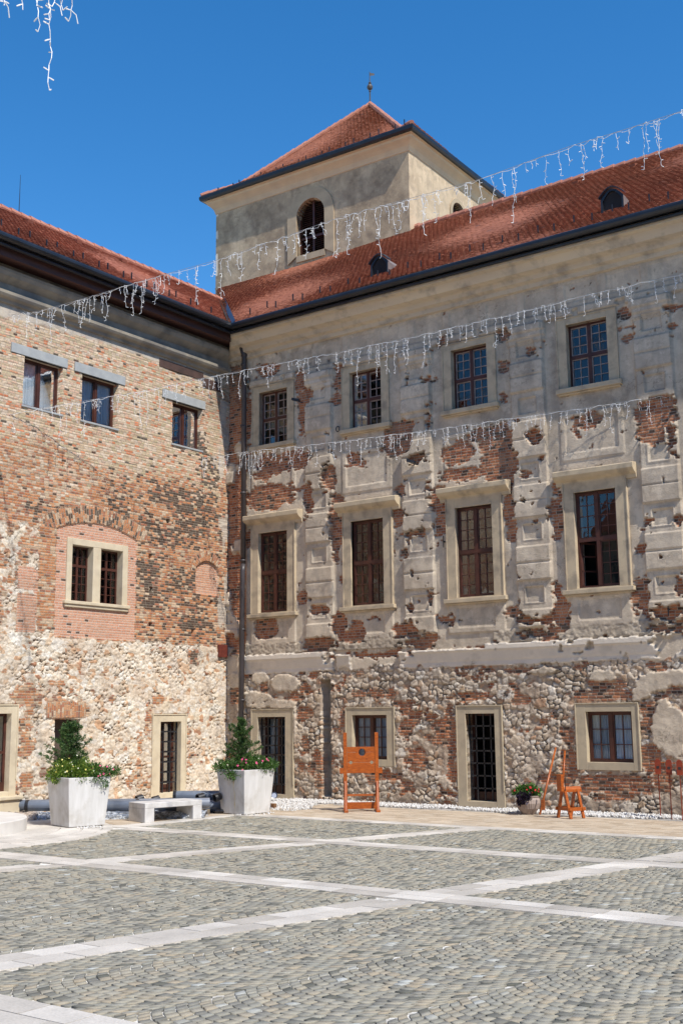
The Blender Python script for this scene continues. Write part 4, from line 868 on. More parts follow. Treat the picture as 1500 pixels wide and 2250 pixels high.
def slopeface(i,parent,seed):
    cs=[Vector(p) for p in tring(E,base)];a,b=cs[i],cs[(i+1)%4]
    du=(b-a).normalized();mid=(a+b)/2;L=(b-a).length
    # bell-cast foot: lower part less steep
    k=1.1;foot_up=(apex-mid);foot_up.z=0;hd=foot_up.normalized()
    zk=base+k*math.tan(math.radians(27));pk=mid+hd*k;pk.z=zk
    upv=Vector((apex.x,apex.y,APZ))-pk;l2=upv.length;up2=upv.normalized();n2=du.cross(up2)
    if n2.z<0: n2=-n2
    up1=(pk-mid);l1=up1.length;up1.normalize();n1_=du.cross(up1);n1_=-n1_ if n1_.z<0 else n1_
    half_=L/2
    f1=lambda u,v:abs(u)<half_-v*(k/l1)-.02 and v<l1
    t1=tiles(parent,'roof_slope',M_TILE,mid,du,up1,n1_,f1,half_,-half_,l1-.1,seed=seed)
    h2_=half_-k
    f2=lambda u,v:abs(u)<h2_*(1-v/l2)
    t2=tiles(parent,'roof_slope',M_TILE,pk,du,up2,n2,f2,h2_,-h2_,l2,seed=seed+1)
    return [t1,t2],a,pk-du*h2_
rt=MB();cs=[Vector(p) for p in tring(E,base)];cm=sum(cs,Vector())/4;ins=[c+(cm-c)*(1.1/half) for c in cs]
for c in ins: c.z=base+1.1*math.tan(math.radians(27))
rt.add(cs+ins+[apex],[(i,(i+1)%4,4+(i+1)%4,4+i) for i in range(4)]+[(4+i,4+(i+1)%4,8) for i in range(4)])
roofT=rt.build('roof',M_FASC,TWR);under(roofT)
hips=[]
for i in range(4):
    l,a,a2=slopeface(i,roofT,20+3*i);hips.append((a,a2))
for a,a2 in hips:
    ridge(roofT,a+Vector((0,0,.04)),a2+Vector((0,0,.05)),.09,.3);ridge(roofT,a2+Vector((0,0,.05)),apex+Vector((0,0,.05)),.09,.3)
g=[]
for k in range(17): g.append((-half+.6+k*.56,.3+.3*(k%2)))
cs=[Vector(p) for p in tring(E,base)];mid=(cs[0]+cs[1])/2
guards(roofT,lambda u,v:tuple(mid+Vector((u,v*.89,v*.45+.03))),g,0,None)
fn=MB();fn.tube([apex,apex+Vector((0,0,1.55))],[.035,.015],8);fn.lathe([(0,0),(.05,.01),(.03,.06),(.11,.14),(.13,.22),(.10,.30),(.04,.36),(.07,.40),(.03,.46),(0,.48)],12,tuple(apex+Vector((0,0,.62))));
fn.add([tuple(apex+Vector(p)) for p in ((0,0,1.5),(.16,.12,1.47),(.16,.12,1.38),(0,0,1.36))],[(0,1,2,3)])
under(fn.build('finial',simple('dark_bronze',(.09,.08,.075),(.05,.05,.05),4,.5,.2),TWR))
# ================================================================== GROUND
def struct(o,name=None): o['kind']='structure';return o
def sheet(name,pts,z,mat):
    m=MB();m.add([(x,y,z) for x,y in pts],[tuple(range(len(pts)))]);return struct(m.build(name,mat,None,recalc=False))
M_GROUT=simple('pale_joint_sand',(.82,.79,.73),(.38,.35,.30),9,.95,.6,120,.01)
sheet('ground',[(-150,-150),(150,-150),(150,150),(-150,150)],-.016,M_GROUT)
# stone bands (outline in ground coordinates)
def bl(p,q,x): return p[0]+(q[0]-p[0])*(x-p[1])/(q[1]-p[1])
# each band: two long edges given as point pairs
BANDS=[((-6,-12.70),(26,-12.70),(-6,-13.33),(26,-13.33)),
       ((3.5,-8.12),(26,-8.0),(3.5,-8.70),(26,-8.52)),
       ((4.6,-4.38),(26,-4.20),(4.6,-4.86),(26,-4.60)),
       ((-6,-19.62),(30,-19.62),(-6,-21.4),(30,-21.4)),
       ((12.0,-24.9),(17.25,-4.5),(12.75,-24.9),(17.95,-4.5)),
       ((6.9,-16.2),(11.05,-4.6),(7.6,-16.2),(11.6,-4.6)),
       ((4.0,-8.75),(4.35,-4.5),(4.65,-8.75),(4.75,-4.5))]
BANDS[4]=((11.85,-25.5),(16.72,-4.5),(12.55,-25.5),(17.42,-4.5))
def in_band(x,y,k,g=0.):
    a,b,c,d=BANDS[k];horizontal=abs(b[0]-a[0])>abs(b[1]-a[1])
    if horizontal:
        t=(x-a[0])/(b[0]-a[0]);y1=a[1]+(b[1]-a[1])*t;y0=c[1]+(d[1]-c[1])*t;return (y>y0-g)&(y<y1+g)&(t>=0)&(t<=1)
    t=(y-a[1])/(b[1]-a[1]);x0=a[0]+(b[0]-a[0])*t;x1=c[0]+(d[0]-c[0])*t;return (x>x0-g)&(x<x1+g)&(t>=0)&(t<=1)
RC=(1.5,-11.5);RR=4.12
def in_disc(x,y,g=0.): return np.hypot(x-RC[0],y-RC[1])<RR+g
M_SLAB=tinted('pale_limestone_slab',[(0,(.46,.42,.365)),(.5,(.59,.545,.485)),(1,(.70,.655,.59))],.75,.3,45,.003,.26,1.1)
rs=np.random.RandomState(4)
def add_slab(V,F_,T,quad,z=.006,t=None):
    b=len(V);c=np.mean(quad,0);dz=rs.uniform(-.0015,.0015)
    for (x,y) in quad: V.append((x,y,z+dz))
    for (x,y) in quad: V.append((x,y,-.03))
    F_.append((b,b+1,b+2,b+3))
    for i in range(4): F_.append((b+4+i,b+4+(i+1)%4,b+(i+1)%4,b+i))
    T.extend([t if t is not None else rs.rand()]*8)
def tint_mesh(name,V,F_,T,mat,parent=None):
    me=bpy.data.meshes.new(name);me.from_pydata([tuple(map(float,v)) for v in V],[],F_);me.materials.append(mat)
    at=me.attributes.new('tint','FLOAT','POINT');at.data.foreach_set('value',np.array(T,dtype=np.float32));
    bm=bmesh.new();bm.from_mesh(me);bmesh.ops.recalc_face_normals(bm,faces=bm.faces);bm.to_mesh(me);bm.free();me.update()
    return link(bpy.data.objects.new(name,me),parent)
V,F_,T=[],[],[]
for k,(a,b,c,d) in enumerate(BANDS):
    a,b,c,d=map(np.array,(a,b,c,d));L=np.linalg.norm(b-a);rows_=2 if k!=3 else 5
    for r in range(rows_):
        s0=r/rows_;s1=(r+1)/rows_;t=-rs.rand()*.5
        while t<L:
            l=rs.uniform(.55,.95);t0=max(0,t)/L;t1=min(L,t+l)/L;t+=l
            if t1<=t0: continue
            P=lambda tt,ss_:(a+(b-a)*tt)*(1-ss_)+(c+(d-c)*tt)*ss_
            g=.007/L;gs=.006/np.linalg.norm(c-a);q=[P(t0+g,s0+gs),P(t1-g,s0+gs),P(t1-g,s1-gs),P(t0+g,s1-gs)];m_=np.mean(q,0)
            if any(bool(in_band(m_[0],m_[1],j)) for j in range(len(BANDS)) if j<k and j!=k and (j in (0,1,2,3))): continue
            if in_disc(*m_): continue
            add_slab(V,F_,T,q,.006 if k<4 else .0045)
struct(tint_mesh('paving_band',V,F_,T,M_SLAB))
# paved disc with rings round the steps
V,F_,T=[],[],[]
rr=[2.26,3.0,3.5,3.9,4.12]
for i in range(4):
    n=int(2*PI*rr[i+1]/.8);o=rs.rand()
    for j in range(n):
        a0=2*PI*(j+o)/n+.003;a1=2*PI*(j+1+o)/n-.003;r0=rr[i]+.005;r1=rr[i+1]-.005
        q=[(RC[0]+r*math.cos(a),RC[1]+r*math.sin(a)) for r,a in ((r0,a0),(r1,a0),(r1,a1),(r0,a1))];add_slab(V,F_,T,q,.008,.45+.4*rs.rand())
struct(tint_mesh('round_paving',V,F_,T,M_SLAB))
st=MB();k=48;rads=2.28
st.lathe([(rads,0.0),(rads,.26),(rads-.02,.28),(0,.28)],k,(RC[0],RC[1],0))
o=st.build('round_step',simple('white_step_stone',(.66,.63,.59),(.57,.54,.50),2,.7,.2,50,.003),None);tag(o,'low round white stone step cut off by the left edge of the courtyard','step')
# tan block pavement along the walls
V,F_,T=[],[],[]
M_TAN=tinted('tan_paver',[(0,(.42,.33,.235)),(.5,(.50,.405,.30)),(1,(.56,.47,.36))],.85,.2,60,.003,.15,1.0)
def tanfield(x0,x1,y0,y1,skip=None):
    w_,h_=.3,.2;ny=int((y1-y0)/h_)
    for j in range(ny):
        off=(j%2)*.15;x=x0-off
        while x<x1:
            xa,xb=max(x,x0),min(x+w_,x1);ya=y0+j*h_;x+=w_
            if xb-xa<.05: continue
            cx,cy=(xa+xb)/2,ya+h_/2
            if in_disc(cx,cy,.05) or (skip and skip(cx,cy)): continue
            g=.0025;add_slab(V,F_,T,[(xa+g,ya+g),(xb-g,ya+g),(xb-g,ya+h_-g),(xa+g,ya+h_-g)],-.001)
tanfield(4.75,20,-4.35,-.95,lambda x,y: x<5.2 and y>-2.6 and (x+ (y+2.6)*.55)<5.2)
tanfield(.05,4.7,-9.9,-.9,lambda x,y:(x<4.4 and y>-2.2) or bool(in_band(x,y,6,0.02)) or bool(in_band(x,y,1,.02)))
struct(tint_mesh('pavement',V,F_,T,M_TAN))
# cobbles laid in segmental arcs
M_COB=tinted('grey_porphyry_sett',[(0,(.12,.12,.10)),(.12,(.23,.22,.19)),(.35,(.32,.305,.25)),(.55,(.375,.335,.255)),(.72,(.29,.285,.245)),(.88,(.385,.325,.235)),(.97,(.36,.34,.28)),(1,(.46,.47,.44))],.8,.5,55,.006,.2,6)
Wc=1.62;Rc=Wc*.68;pitch=.122;SK=.19
amax=math.asin(Wc/2/Rc)-.0001;ns=int(2*amax*Rc/.108)
aa=np.linspace(-amax,amax,ns+1)
A0_,K_,C_=np.meshgrid(np.arange(ns+1),np.arange(-210,20),np.arange(-2,22),indexing='ij')
A0_,K_,C_=A0_.ravel(),K_.ravel(),C_.ravel()
ph=(h2(C_,C_*0,31)-.5)*pitch
dA=aa[1]-aa[0];al=aa[0]+(A0_-.5*(K_%2))*dA
bow=(h2(K_,C_,35)-.5)*.03+.05*np.sin(K_*.21+C_)
def arcpt(a,kk):
    x0=(C_+.5)*Wc+Rc*np.sin(a)
    y=kk*pitch+ph-(Rc*np.cos(a)-Rc*math.cos(amax))*(1+.0*bow)
    return x0+SK*(y+20), y
g=.0105;corners=[]
e0=(h2(A0_+K_*311,C_,41)-.5)*.03;e1=(h2(A0_+1+K_*311,C_,41)-.5)*.03
da0=np.maximum(al,-amax)+(g/Rc)+np.where(A0_==0,0,e0);da1=np.minimum(al+dA,amax)-(g/Rc)+np.where(A0_>=ns-1,0,e1)
for (a_,kk) in ((da0,.055),(da1,.055),(da1,.945),(da0,.945)):
    x,y=arcpt(np.clip(a_,-amax,amax),K_+kk);corners.append((x,y))
cxm=sum(c[0] for c in corners)/4;cym=sum(c[1] for c in corners)/4
vis=((da1-da0)>dA*.3)&(cxm>1.5)&(cxm<26)&(cym>-25.3)&(cym<-4.65)
d=np.stack([cxm-CAM[0],cym-CAM[1],np.full(cxm.shape,-CAM[2])],-1);zc_=d@cF
px_=750+F_PX*(d@cR)/np.maximum(zc_,.5);py_=1125-F_PX*(d@cU)/np.maximum(zc_,.5)
vis&=(zc_>4)&(px_>-260)&(px_<1760)&(py_<2480)
for k in range(len(BANDS)): vis&=~in_band(cxm,cym,k,.02)
vis&=~in_disc(cxm,cym,.03)
vis&=~((cxm<4.7)&(cym>-8.75))
n=int(vis.sum());print('cobbles',n)
C4=np.stack([np.stack([c[0][vis],c[1][vis]],-1) for c in corners],1) # n,4,2
ctr=C4.mean(1,keepdims=True)
rj=np.random.RandomState(9);C4=C4+rj.uniform(-.0085,.0085,C4.shape)
top=ctr+(C4-ctr)*.95;zt=rj.uniform(-.003,.005,(n,1))+rj.uniform(-.003,.003,(n,4))
cen=np.concatenate([ctr,(zt.mean(1)+.0045)[:,None,None]],-1)
lo=np.concatenate([C4,np.full((n,4,1),-.028)],-1);mid_=np.concatenate([C4,np.full((n,4,1),-.0)],-1);mid_[...,2]=zt-.0035
tp_=np.concatenate([top,zt[...,None]],-1)
co=np.concatenate([lo,mid_,tp_],1).reshape(-1,3)
b=np.arange(n)[:,None]*12
fs=[]
for i in range(4):
    j=(i+1)%4;fs.append(np.concatenate([b+i,b+j,b+4+j,b+4+i],1));fs.append(np.concatenate([b+4+i,b+4+j,b+8+j,b+8+i],1))
fs.append(np.concatenate([b+8,b+9,b+10,b+11],1))
fcs=np.concatenate(fs)
# orientation: make tops face up
e1=C4[:,1]-C4[:,0];e2=C4[:,3]-C4[:,0];
if np.median(e1[:,0]*e2[:,1]-e1[:,1]*e2[:,0])<0: fcs=fcs[:,::-1]
tint=np.repeat(rj.rand(n),12)
cob=np_mesh('cobblestones',co,fcs,M_COB,None,{'tint':('FLOAT',tint)});struct(cob)
# pebble strip at the foot of the right wing
rp=np.random.RandomState(12)
def pebbles(pts,name,mat):
    n=len(pts);oc=np.array([(1,0,0),(0,1,0),(-1,0,0),(0,-1,0),(0,0,1),(0,0,-1)],float)
    s=rp.uniform(.018,.042,(n,1,1))*rp.uniform(.6,1.2,(n,1,3));V=oc[None]*s;a=rp.uniform(0,6.28,n);c,s_=np.cos(a),np.sin(a)
    X=V[...,0]*c[:,None]-V[...,1]*s_[:,None];Y=V[...,0]*s_[:,None]+V[...,1]*c[:,None]
    V=np.stack([X,Y,V[...,2]+rp.uniform(-.008,.008,(n,6))],-1)+pts[:,None,:]
    b=np.arange(n)[:,None]*6;F3=[(0,1,4),(1,2,4),(2,3,4),(3,0,4),(1,0,5),(2,1,5),(3,2,5),(0,3,5)]
    f=np.concatenate([b+np.array(t)[None] for t in F3]);return np_mesh(name,V.reshape(-1,3),f,mat,None,{'tint':('FLOAT',np.repeat(rp.rand(n),6))})
M_PEB=tinted('white_pebble',[(0,(.30,.28,.26)),(.3,(.60,.58,.55)),(.8,(.70,.69,.67)),(1,(.45,.40,.35))],.7,.2,60,.003,.1,5)
n=9000;x=rp.uniform(.9,15.6,n);wd=.80+.10*np.sin(x*2.1)+.06*np.sin(x*5.3);y=-.04-rp.rand(n)*wd
ok=~((x>8.0)&(x<9.45)&(y>-.35)|(x>1.0)&(x<2.65)&(y>-.3));pp=np.stack([x,y,rp.uniform(-.005,.03,n)],-1)[ok]
n=2600;x2=rp.uniform(2.7,5.1,n);y2=rp.uniform(-3.2,-.7,n);ok=(x2+(y2+2.6)*.6<5.15)&(x2-y2*.0>2.9-(y2+3)*.4);ok&=rp.rand(n)<np.clip(1.1+(y2+.6)*.28,0,1)
pp=np.concatenate([pp,np.stack([x2,y2,rp.uniform(-.01,.012,n)],-1)[ok]])
a=rp.rand(90)*6.28;pp=np.concatenate([pp,np.stack([4.75+.5*np.cos(a)*rp.rand(90),-4.3+.55*np.sin(a),np.zeros(90)+.005],-1),np.stack([3.75+.35*rp.rand(90),-9.0+.55*rp.rand(90)-.15,np.zeros(90)+.012],-1)[:50]])
pb=pebbles(pp,'pebble_strip',M_PEB);pb['kind']='stuff';pb['label']='strip of loose white pebbles along the foot of the wall'
pb['category']='pebbles'
M_BED=simple('pebble_bed',(.50,.47,.43),(.36,.33,.3),40,.9,.5,80,.01)
sheet('pebble_bed',[(.5,-.95),(20,-.93),(20,.3),(.5,.3)],-.008,M_BED)
sheet('pebble_bed',[(2.6,-3.1),(4.7,-3.1),(5.2,-2.0),(4.4,-.951),(2.6,-.951)],-.0095,M_BED)
# the two wings behind the photographer that close the courtyard
M_FAR=simple('cream_render_far',(.40,.32,.22),(.33,.27,.19),1.,.9,.3)
for nm,lab,bxs,wn in (('courtyard_wing','plain cream wing closing the courtyard behind the viewpoint',(-8,46,-58,-46,0,14),0),('courtyard_wing','plain cream wing closing the courtyard on the sunny side',(40,52,-46,14,0,14),1)):
    t=thing(nm,lab,'building',(bxs[0],bxs[2],0));o=(bxs[0],bxs[2])
    m=MB();m.box(0,bxs[1]-bxs[0],0,bxs[3]-bxs[2],0,14);m.build('wall',M_FAR,t)
    m=MB();w_,l_=bxs[1]-bxs[0],bxs[3]-bxs[2]
    if wn==0: m.prism([(-.8,14.05),(l_+.8,14.05),(l_/2,19)],lambda a,b,tt:(tt*w_,a,b))
    else: m.prism([(-.8,14.05),(w_+.8,14.05),(w_/2,19)],lambda a,b,tt:(a,tt*l_,b))
    m.build('roof',M_TILE,t)
    m=MB()
    for k in range(14):
        for z0,z1 in ((1.2,2.6),(5.4,7.8),(10.5,12.2)):
            if wn==0: m.box(1.5+k*3.6,2.7+k*3.6,l_-.02,l_+.03,z0,z1)
            else: m.box(-.03,.02,2+k*3.9,3.2+k*3.9,z0,z1)
    m.build('window',M_BLK,t)
# ================================================================== OBJECTS
M_CONC=simple('white_cast_concrete',(.66,.65,.64),(.56,.55,.53),2.5,.8,.35,60,.003,stain=((.36,.32,.26),2.2,.6),stretch=(3,3,.5))
M_CONC2=simple('white_cast_concrete_bench',(.62,.60,.58),(.50,.48,.46),4,.8,.4,60,.004,stain=((.33,.31,.28),3,.6))
M_SOIL=simple('dark_soil',(.05,.035,.025),(.03,.02,.015),20,1,.8,60,.02)
def planter(loc,rz,lab,w0,w1,h,stain=False):
    t=thing('planter',lab,'planter',loc,rz,'large tapered concrete planters')
    a,b=w0/2,w1/2;m=MB();e=.05
    V=[(-a,-a,.015),(a,-a,.015),(a,a,.015),(-a,a,.015),(-b,-b,h),(b,-b,h),(b,b,h),(-b,b,h)]+[(x*(b-e)/b,y*(b-e)/b,h) for x,y in ((-b,-b),(b,-b),(b,b),(-b,b))]+[(x*(b-e-.02)/b,y*(b-e-.02)/b,h-.12) for x,y in ((-b,-b),(b,-b),(b,b),(-b,b))]
    m.add(V,[(3,2,1,0)]+[(i,(i+1)%4,4+(i+1)%4,4+i) for i in range(4)]+[(4+i,4+(i+1)%4,8+(i+1)%4,8+i) for i in range(4)]+[(8+i,8+(i+1)%4,12+(i+1)%4,12+i) for i in range(4)])
    m.build('box',M_CONC,t,bevel=.012)
    s=MB();k=b-e-.01;s.add([(-k,-k,h-.06),(k,-k,h-.06),(k,k,h-.06),(-k,k,h-.06)],[(0,1,2,3)]);s.build('soil',M_SOIL,t,recalc=False)
    if stain:
        d=MB();y=-a-.004
        import itertools
        pts=[]
        for i in range(15):
            f=i/14;z=h*.98-f*h*.9;yy=-(a+(b-a)*z/h)-.0025;wv=(.018+.012*math.sin(i*1.7))*(1-.3*f);x=.10+.012*math.sin(i*.9);pts.append(((x-wv,yy,z),(x+wv,yy,z)))
        V=[p for q in pts for p in q];d.add(V,[(2*i,2*i+1,2*i+3,2*i+2) for i in range(14)])
        d.build('rust_stain',simple('ochre_stain',(.55,.44,.24),(.60,.56,.48),9,.8,.1),t,recalc=False)
    return t
P1=(3.28,-8.6);P2=(4.46,-4.26)
planter((*P1,0.004),math.radians(-13.6),'white tapered concrete planter beside the round step, holding a spruce and yellow flowers',.87,1.04,1.07)
planter((*P2,0),math.radians(-7),'white tapered concrete planter with an ochre drip stain, right of the bench',.84,1.02,1.07,True)
def leaves(n,fn,size,seed,name,mat,parent,aspect=.5,droop=0.):
    r=np.random.RandomState(seed);P,D=fn(r,n);n=len(P)
    D=D/np.maximum(np.linalg.norm(D,axis=1,keepdims=True),1e-6)
    up=r.normal(size=(n,3));S=np.cross(D,up);S/=np.linalg.norm(S,axis=1,keepdims=True)
    sz=size*r.uniform(.6,1.3,(n,1));Wd=S*sz*aspect*.5
    tip=P+D*sz;mid=P+D*sz*.5
    co=np.stack([P,mid-Wd,tip,mid+Wd],1).reshape(-1,3);b=np.arange(n)[:,None]*4;f=np.concatenate([b,b+1,b+2,b+3],1)
    return np_mesh(name,co,f,mat,parent,{'tint':('FLOAT',np.repeat(r.rand(n),4))})
def leafmat(name,stops):
    g=NG(name);a=g.attr('tint');c=g.ramp(a.outputs['Fac'],stops)
    g.done(c,.55,None,.3);g.p.inputs['Subsurface Weight'].default_value=0
    tr=g.n('BsdfTranslucent');g.L(g.mix(1.,c,(1.,1.25,.6),'MULTIPLY'),tr.inputs[0]);mx=g.n('MixShader');mx.inputs[0].default_value=.3
    g.L(g.p.outputs[0],mx.inputs[1]);g.L(tr.outputs[0],mx.inputs[2]);g.L(mx.outputs[0],g.out.inputs[0]);return g.m
M_SPR=leafmat('spruce_needles',[(0,(.03,.07,.03)),(.5,(.065,.13,.045)),(1,(.13,.20,.06))])
M_LF=leafmat('flower_foliage',[(0,(.05,.11,.02)),(.5,(.14,.23,.035)),(1,(.28,.33,.06))])
M_LF2=leafmat('deep_green_foliage',[(0,(.03,.075,.02)),(.5,(.07,.155,.035)),(1,(.15,.25,.06))])
M_PUR=leafmat('purple_foliage',[(0,(.012,.008,.018)),(.6,(.03,.018,.04)),(1,(.06,.04,.075))])
def spruce(loc,h,r0,seed,lab,lean=(0,0)):
    t=thing('spruce_shrub',lab,'shrub',loc,0,'small spruces in the concrete planters')
    rn=random.Random(seed);m=MB();m.tube([(0,0,-.15),(lean[0]*.5,lean[1]*.5,h*.5),(lean[0],lean[1],h)],[.025,.018,.004],6)
    tw=MB();P=[];D=[]
    nb=70
    for i in range(nb):
        f=(i/nb)**.9;z=.04+f*h*.93;a=i*2.4+rn.uniform(-.4,.4);L=(r0*(1-f)**.75+.05)*rn.choice((.5,.8,1.,1.15,1.35));el=rn.uniform(.1,.55)+.5*f
        bx=np.array([lean[0]*z/h,lean[1]*z/h,z]);d=np.array([math.cos(a)*math.cos(el),math.sin(a)*math.cos(el),math.sin(el)])
        tip=bx+d*L;tw.tube([tuple(bx),tuple(bx+d*L*.5-np.array([0,0,.012])),tuple(tip)],[.006,.004,.001],4,cap=False)
        side=np.cross(d,[0,0,1.]);side/=np.linalg.norm(side)+1e-9
        for k in range(int(10+L*60)):
            q=rn.random()**.7;p=bx+d*L*q+side*rn.uniform(-.30,.30)*L*(1.05-q)+np.array([0,0,rn.uniform(-.03,.02)])
            for s_ in range(5):
                P.append(p+np.array([rn.gauss(0,.012),rn.gauss(0,.012),rn.gauss(0,.012)]));D.append(d*.7+np.array([rn.gauss(0,.5),rn.gauss(0,.5),rn.gauss(.15,.35)]))
    m.build('trunk',simple('bark',(.10,.07,.045),(.06,.04,.03),20,.9,.5),t);tw.build('branches',simple('twig',(.12,.08,.045),(.08,.05,.03),20,.9,.3),t)
    P=np.array(P);D=np.array(D)
    leaves(len(P),lambda r,n:(P,D),.055,seed,'needles',M_SPR,t,.30)
    return t
spruce((P1[0]-.22,P1[1]-.12,1.0),1.28,.58,5,'bushy dark green spruce standing in the planter beside the round step',(.02,.03))
spruce((P2[0]-.12,P2[1]-.02,1.0),1.32,.56,9,'sparse dark spruce standing in the stained planter by the corner',(-.03,.0))
def flowerbush(name,lab,cat,loc,blobs,nleaf,leafsz,lm,fl,seed,group=None,stems=True):
    t=thing(name,lab,cat,loc,0,group);blobs=np.array(blobs,float)
    def fn(r,n):
        k=r.choice(len(blobs),n,p=(blobs[:,3]**2)/(blobs[:,3]**2).sum());v=r.normal(size=(n,3));v/=np.linalg.norm(v,axis=1,keepdims=True);q=r.rand(n,1)**.45
        P=blobs[k,:3]+v*q*blobs[k,3:4]*np.array([1,1,.75])*(1+.25*r.normal(size=(n,1))*.6);return P,v+r.normal(size=(n,3))*.6+np.array([0,0,.25])
    leaves(nleaf,fn,leafsz,seed,'foliage',lm,t,.55)
    r=np.random.RandomState(seed+1)
    s=MB()
    for b in blobs:
        for k in range(7):
            v=r.normal(size=3);v/=np.linalg.norm(v);e=b[:3]+v*b[3]*.9;s.tube([(b[0]*.3,b[1]*.3,-.12),tuple((b[:3]+e)/2*np.array([1,1,.9])),tuple(e)],[.006,.004,.002],4,cap=False)
    s.build('stems',simple('green_stem',(.10,.14,.05),(.07,.09,.03),20,.8,.2),t)
    for (fname,mat,cnt,sz,sel) in fl:
        m=MB()
        for i in range(cnt):
            b=blobs[r.choice(sel)];v=r.normal(size=3);v[2]=abs(v[2])*.8+.1;v-=cF*.7;v/=np.linalg.norm(v);p=Vector(b[:3]+v*b[3]*r.uniform(.85,1.12))
            nrm=Vector(v);a=nrm.orthogonal().normalized();c=nrm.cross(a);rr_=sz*r.uniform(.7,1.2);ph=r.rand()*6
            np_=5;V=[p+nrm*.004]
            for q in range(np_*2):
                an=ph+PI*q/np_;ra=rr_ if q%2==0 else rr_*.62;V.append(p+(a*math.cos(an)+c*math.sin(an))*ra+nrm*(.35*rr_ if q%2==0 else .1*rr_))
            m.add(V,[(0,1+q,1+(q+1)%(np_*2)) for q in range(np_*2)])
        m.build(fname,mat,t,recalc=False)
    return t
M_YEL=simple('yellow_petal',(.80,.66,.10),(.78,.74,.35),30,.6,.1);M_WHP=simple('white_petal',(.80,.80,.70),(.75,.72,.5),30,.6,.1)
M_PNK=simple('pink_petal',(.72,.07,.20),(.62,.12,.26),30,.6,.1);M_REDP=simple('red_petal',(.62,.02,.03),(.5,.03,.02),30,.6,.1)
Rv=cR[:2]/np.linalg.norm(cR[:2]);Fv=cF[:2]/np.linalg.norm(cF[:2])
def loc2(c,r,f=0.): return (c[0]+Rv[0]*r+Fv[0]*f,c[1]+Rv[1]*r+Fv[1]*f)
def bl2(r,f,z,s): return (Rv[0]*r+Fv[0]*f,Rv[1]*r+Fv[1]*f,z,s)
flowerbush('flowering_shrub','yellow and white flowering bush spilling over the planter beside the round step','shrub',(*P1,1.02),
   [bl2(-.42,-.1,.12,.24),bl2(-.2,-.28,.18,.28),bl2(.10,-.3,.2,.28),bl2(.3,-.1,.14,.23),bl2(-.58,.05,.05,.17),bl2(-.1,.1,.3,.28),bl2(-.32,-.2,.3,.2),bl2(.1,-.4,.04,.19),bl2(-.4,-.3,.05,.18)],7800,.05,M_LF,
   [('yellow_flowers',M_YEL,32,.022,[0,1,2,5,6]),('white_flowers',M_WHP,34,.02,[0,1,2,4,5])],31)
flowerbush('rose_bush','small pink flowered trailing rose at the right rim of the yellow flowered planter','shrub',(*P1,1.02),
   [bl2(.48,-.1,.08,.22),bl2(.66,-.05,.16,.17),bl2(.42,-.25,.05,.18),bl2(.82,.0,.16,.13),bl2(.56,-.15,-.10,.13),bl2(.36,-.1,.26,.15)],2600,.045,M_LF2,
   [('pink_flowers',M_PNK,16,.028,[0,1,2]),('white_flowers',M_WHP,8,.02,[0,1])],37)
flowerbush('rose_bush','pink flowered rose hanging over the stained planter by the corner','shrub',(*P2,1.02),
   [bl2(-.44,-.1,.10,.24),bl2(-.2,-.25,.12,.24),bl2(.1,-.3,.16,.25),bl2(.38,-.15,.16,.26),bl2(.6,.0,.14,.21),bl2(-.64,.0,.10,.17),bl2(-.3,-.45,-.08,.16),bl2(.0,-.45,-.06,.17),bl2(.0,.1,.26,.26)],8000,.048,M_LF2,
   [('pink_flowers',M_PNK,30,.034,[1,2,3,7,7,2]),('white_flowers',M_WHP,14,.022,[0,3,4,5])],41)
# bench
ang=math.radians(76);bt=thing('concrete_bench','low white concrete bench between the two planters','bench',(0,0,0),0)
e2=np.array([math.cos(ang),math.sin(ang)]);e1=np.array([-math.sin(ang),math.cos(ang)])
BF=np.array([4.12,-7.36])
bt.location=(BF[0],BF[1],0);bt.rotation_euler=(0,0,ang)   # local x = long side, local y = depth
m=MB();m.box(0,1.54,0,.74,.31,.43);m.build('seat',M_CONC2,bt,bevel=.012)
for x0 in (0,1.29): m=MB();m.box(x0+.001,x0+.249,.001,.739,.0,.312);m.build('leg',M_CONC2,bt,bevel=.012)
bo=thing('water_bottle','small blue and clear plastic bottle under the right end of the bench','bottle',tuple(BF+e2*1.34+e1*.3)+(0,))
m=MB();m.lathe([(0,0),(.042,.0),(.045,.02),(.045,.12)],14);m.build('blue_label',simple('blue_plastic',(.02,.12,.35),(.02,.10,.3),8,.4,.05),bo,smooth=True)
m=MB();m.lathe([(.045,.12),(.045,.17),(.02,.22),(.016,.26),(0,.26)],14);m.build('neck',simple('clear_plastic',(.4,.45,.5),(.35,.4,.45),8,.2,.05),bo,smooth=True)
# pipes
M_PVC=simple('grey_plastic_pipe',(.15,.175,.22),(.11,.13,.165),3,.35,.05,10,.002,stain=((.3,.3,.3),4,.25))
M_PVCL=simple('pale_grey_pipe',(.26,.28,.32),(.20,.22,.26),3,.3,.05,10,.002)
def wrapmat(name,col,mixf):
    g=NG(name);g.done(col,.12,g.bump(g.noise(14.,None,5,.7),1.,.05),.8)
    tr=g.n('BsdfTransparent');mx=g.n('MixShader');
    f=g.ramp(g.noise(9.,None,5,.7),[(.42,mixf),(.62,1.)]);g.L(f,mx.inputs[0]);g.L(tr.outputs[0],mx.inputs[1]);g.L(g.p.outputs[0],mx.inputs[2]);g.L(mx.outputs[0],g.out.inputs[0]);return g.m
M_WRAP=wrapmat('clear_wrap',(.62,.66,.72,1),.12);M_WRAPT=wrapmat('milky_wrap',(.52,.43,.36,1),.55)
pd=Rv  # pipes lie roughly across the view
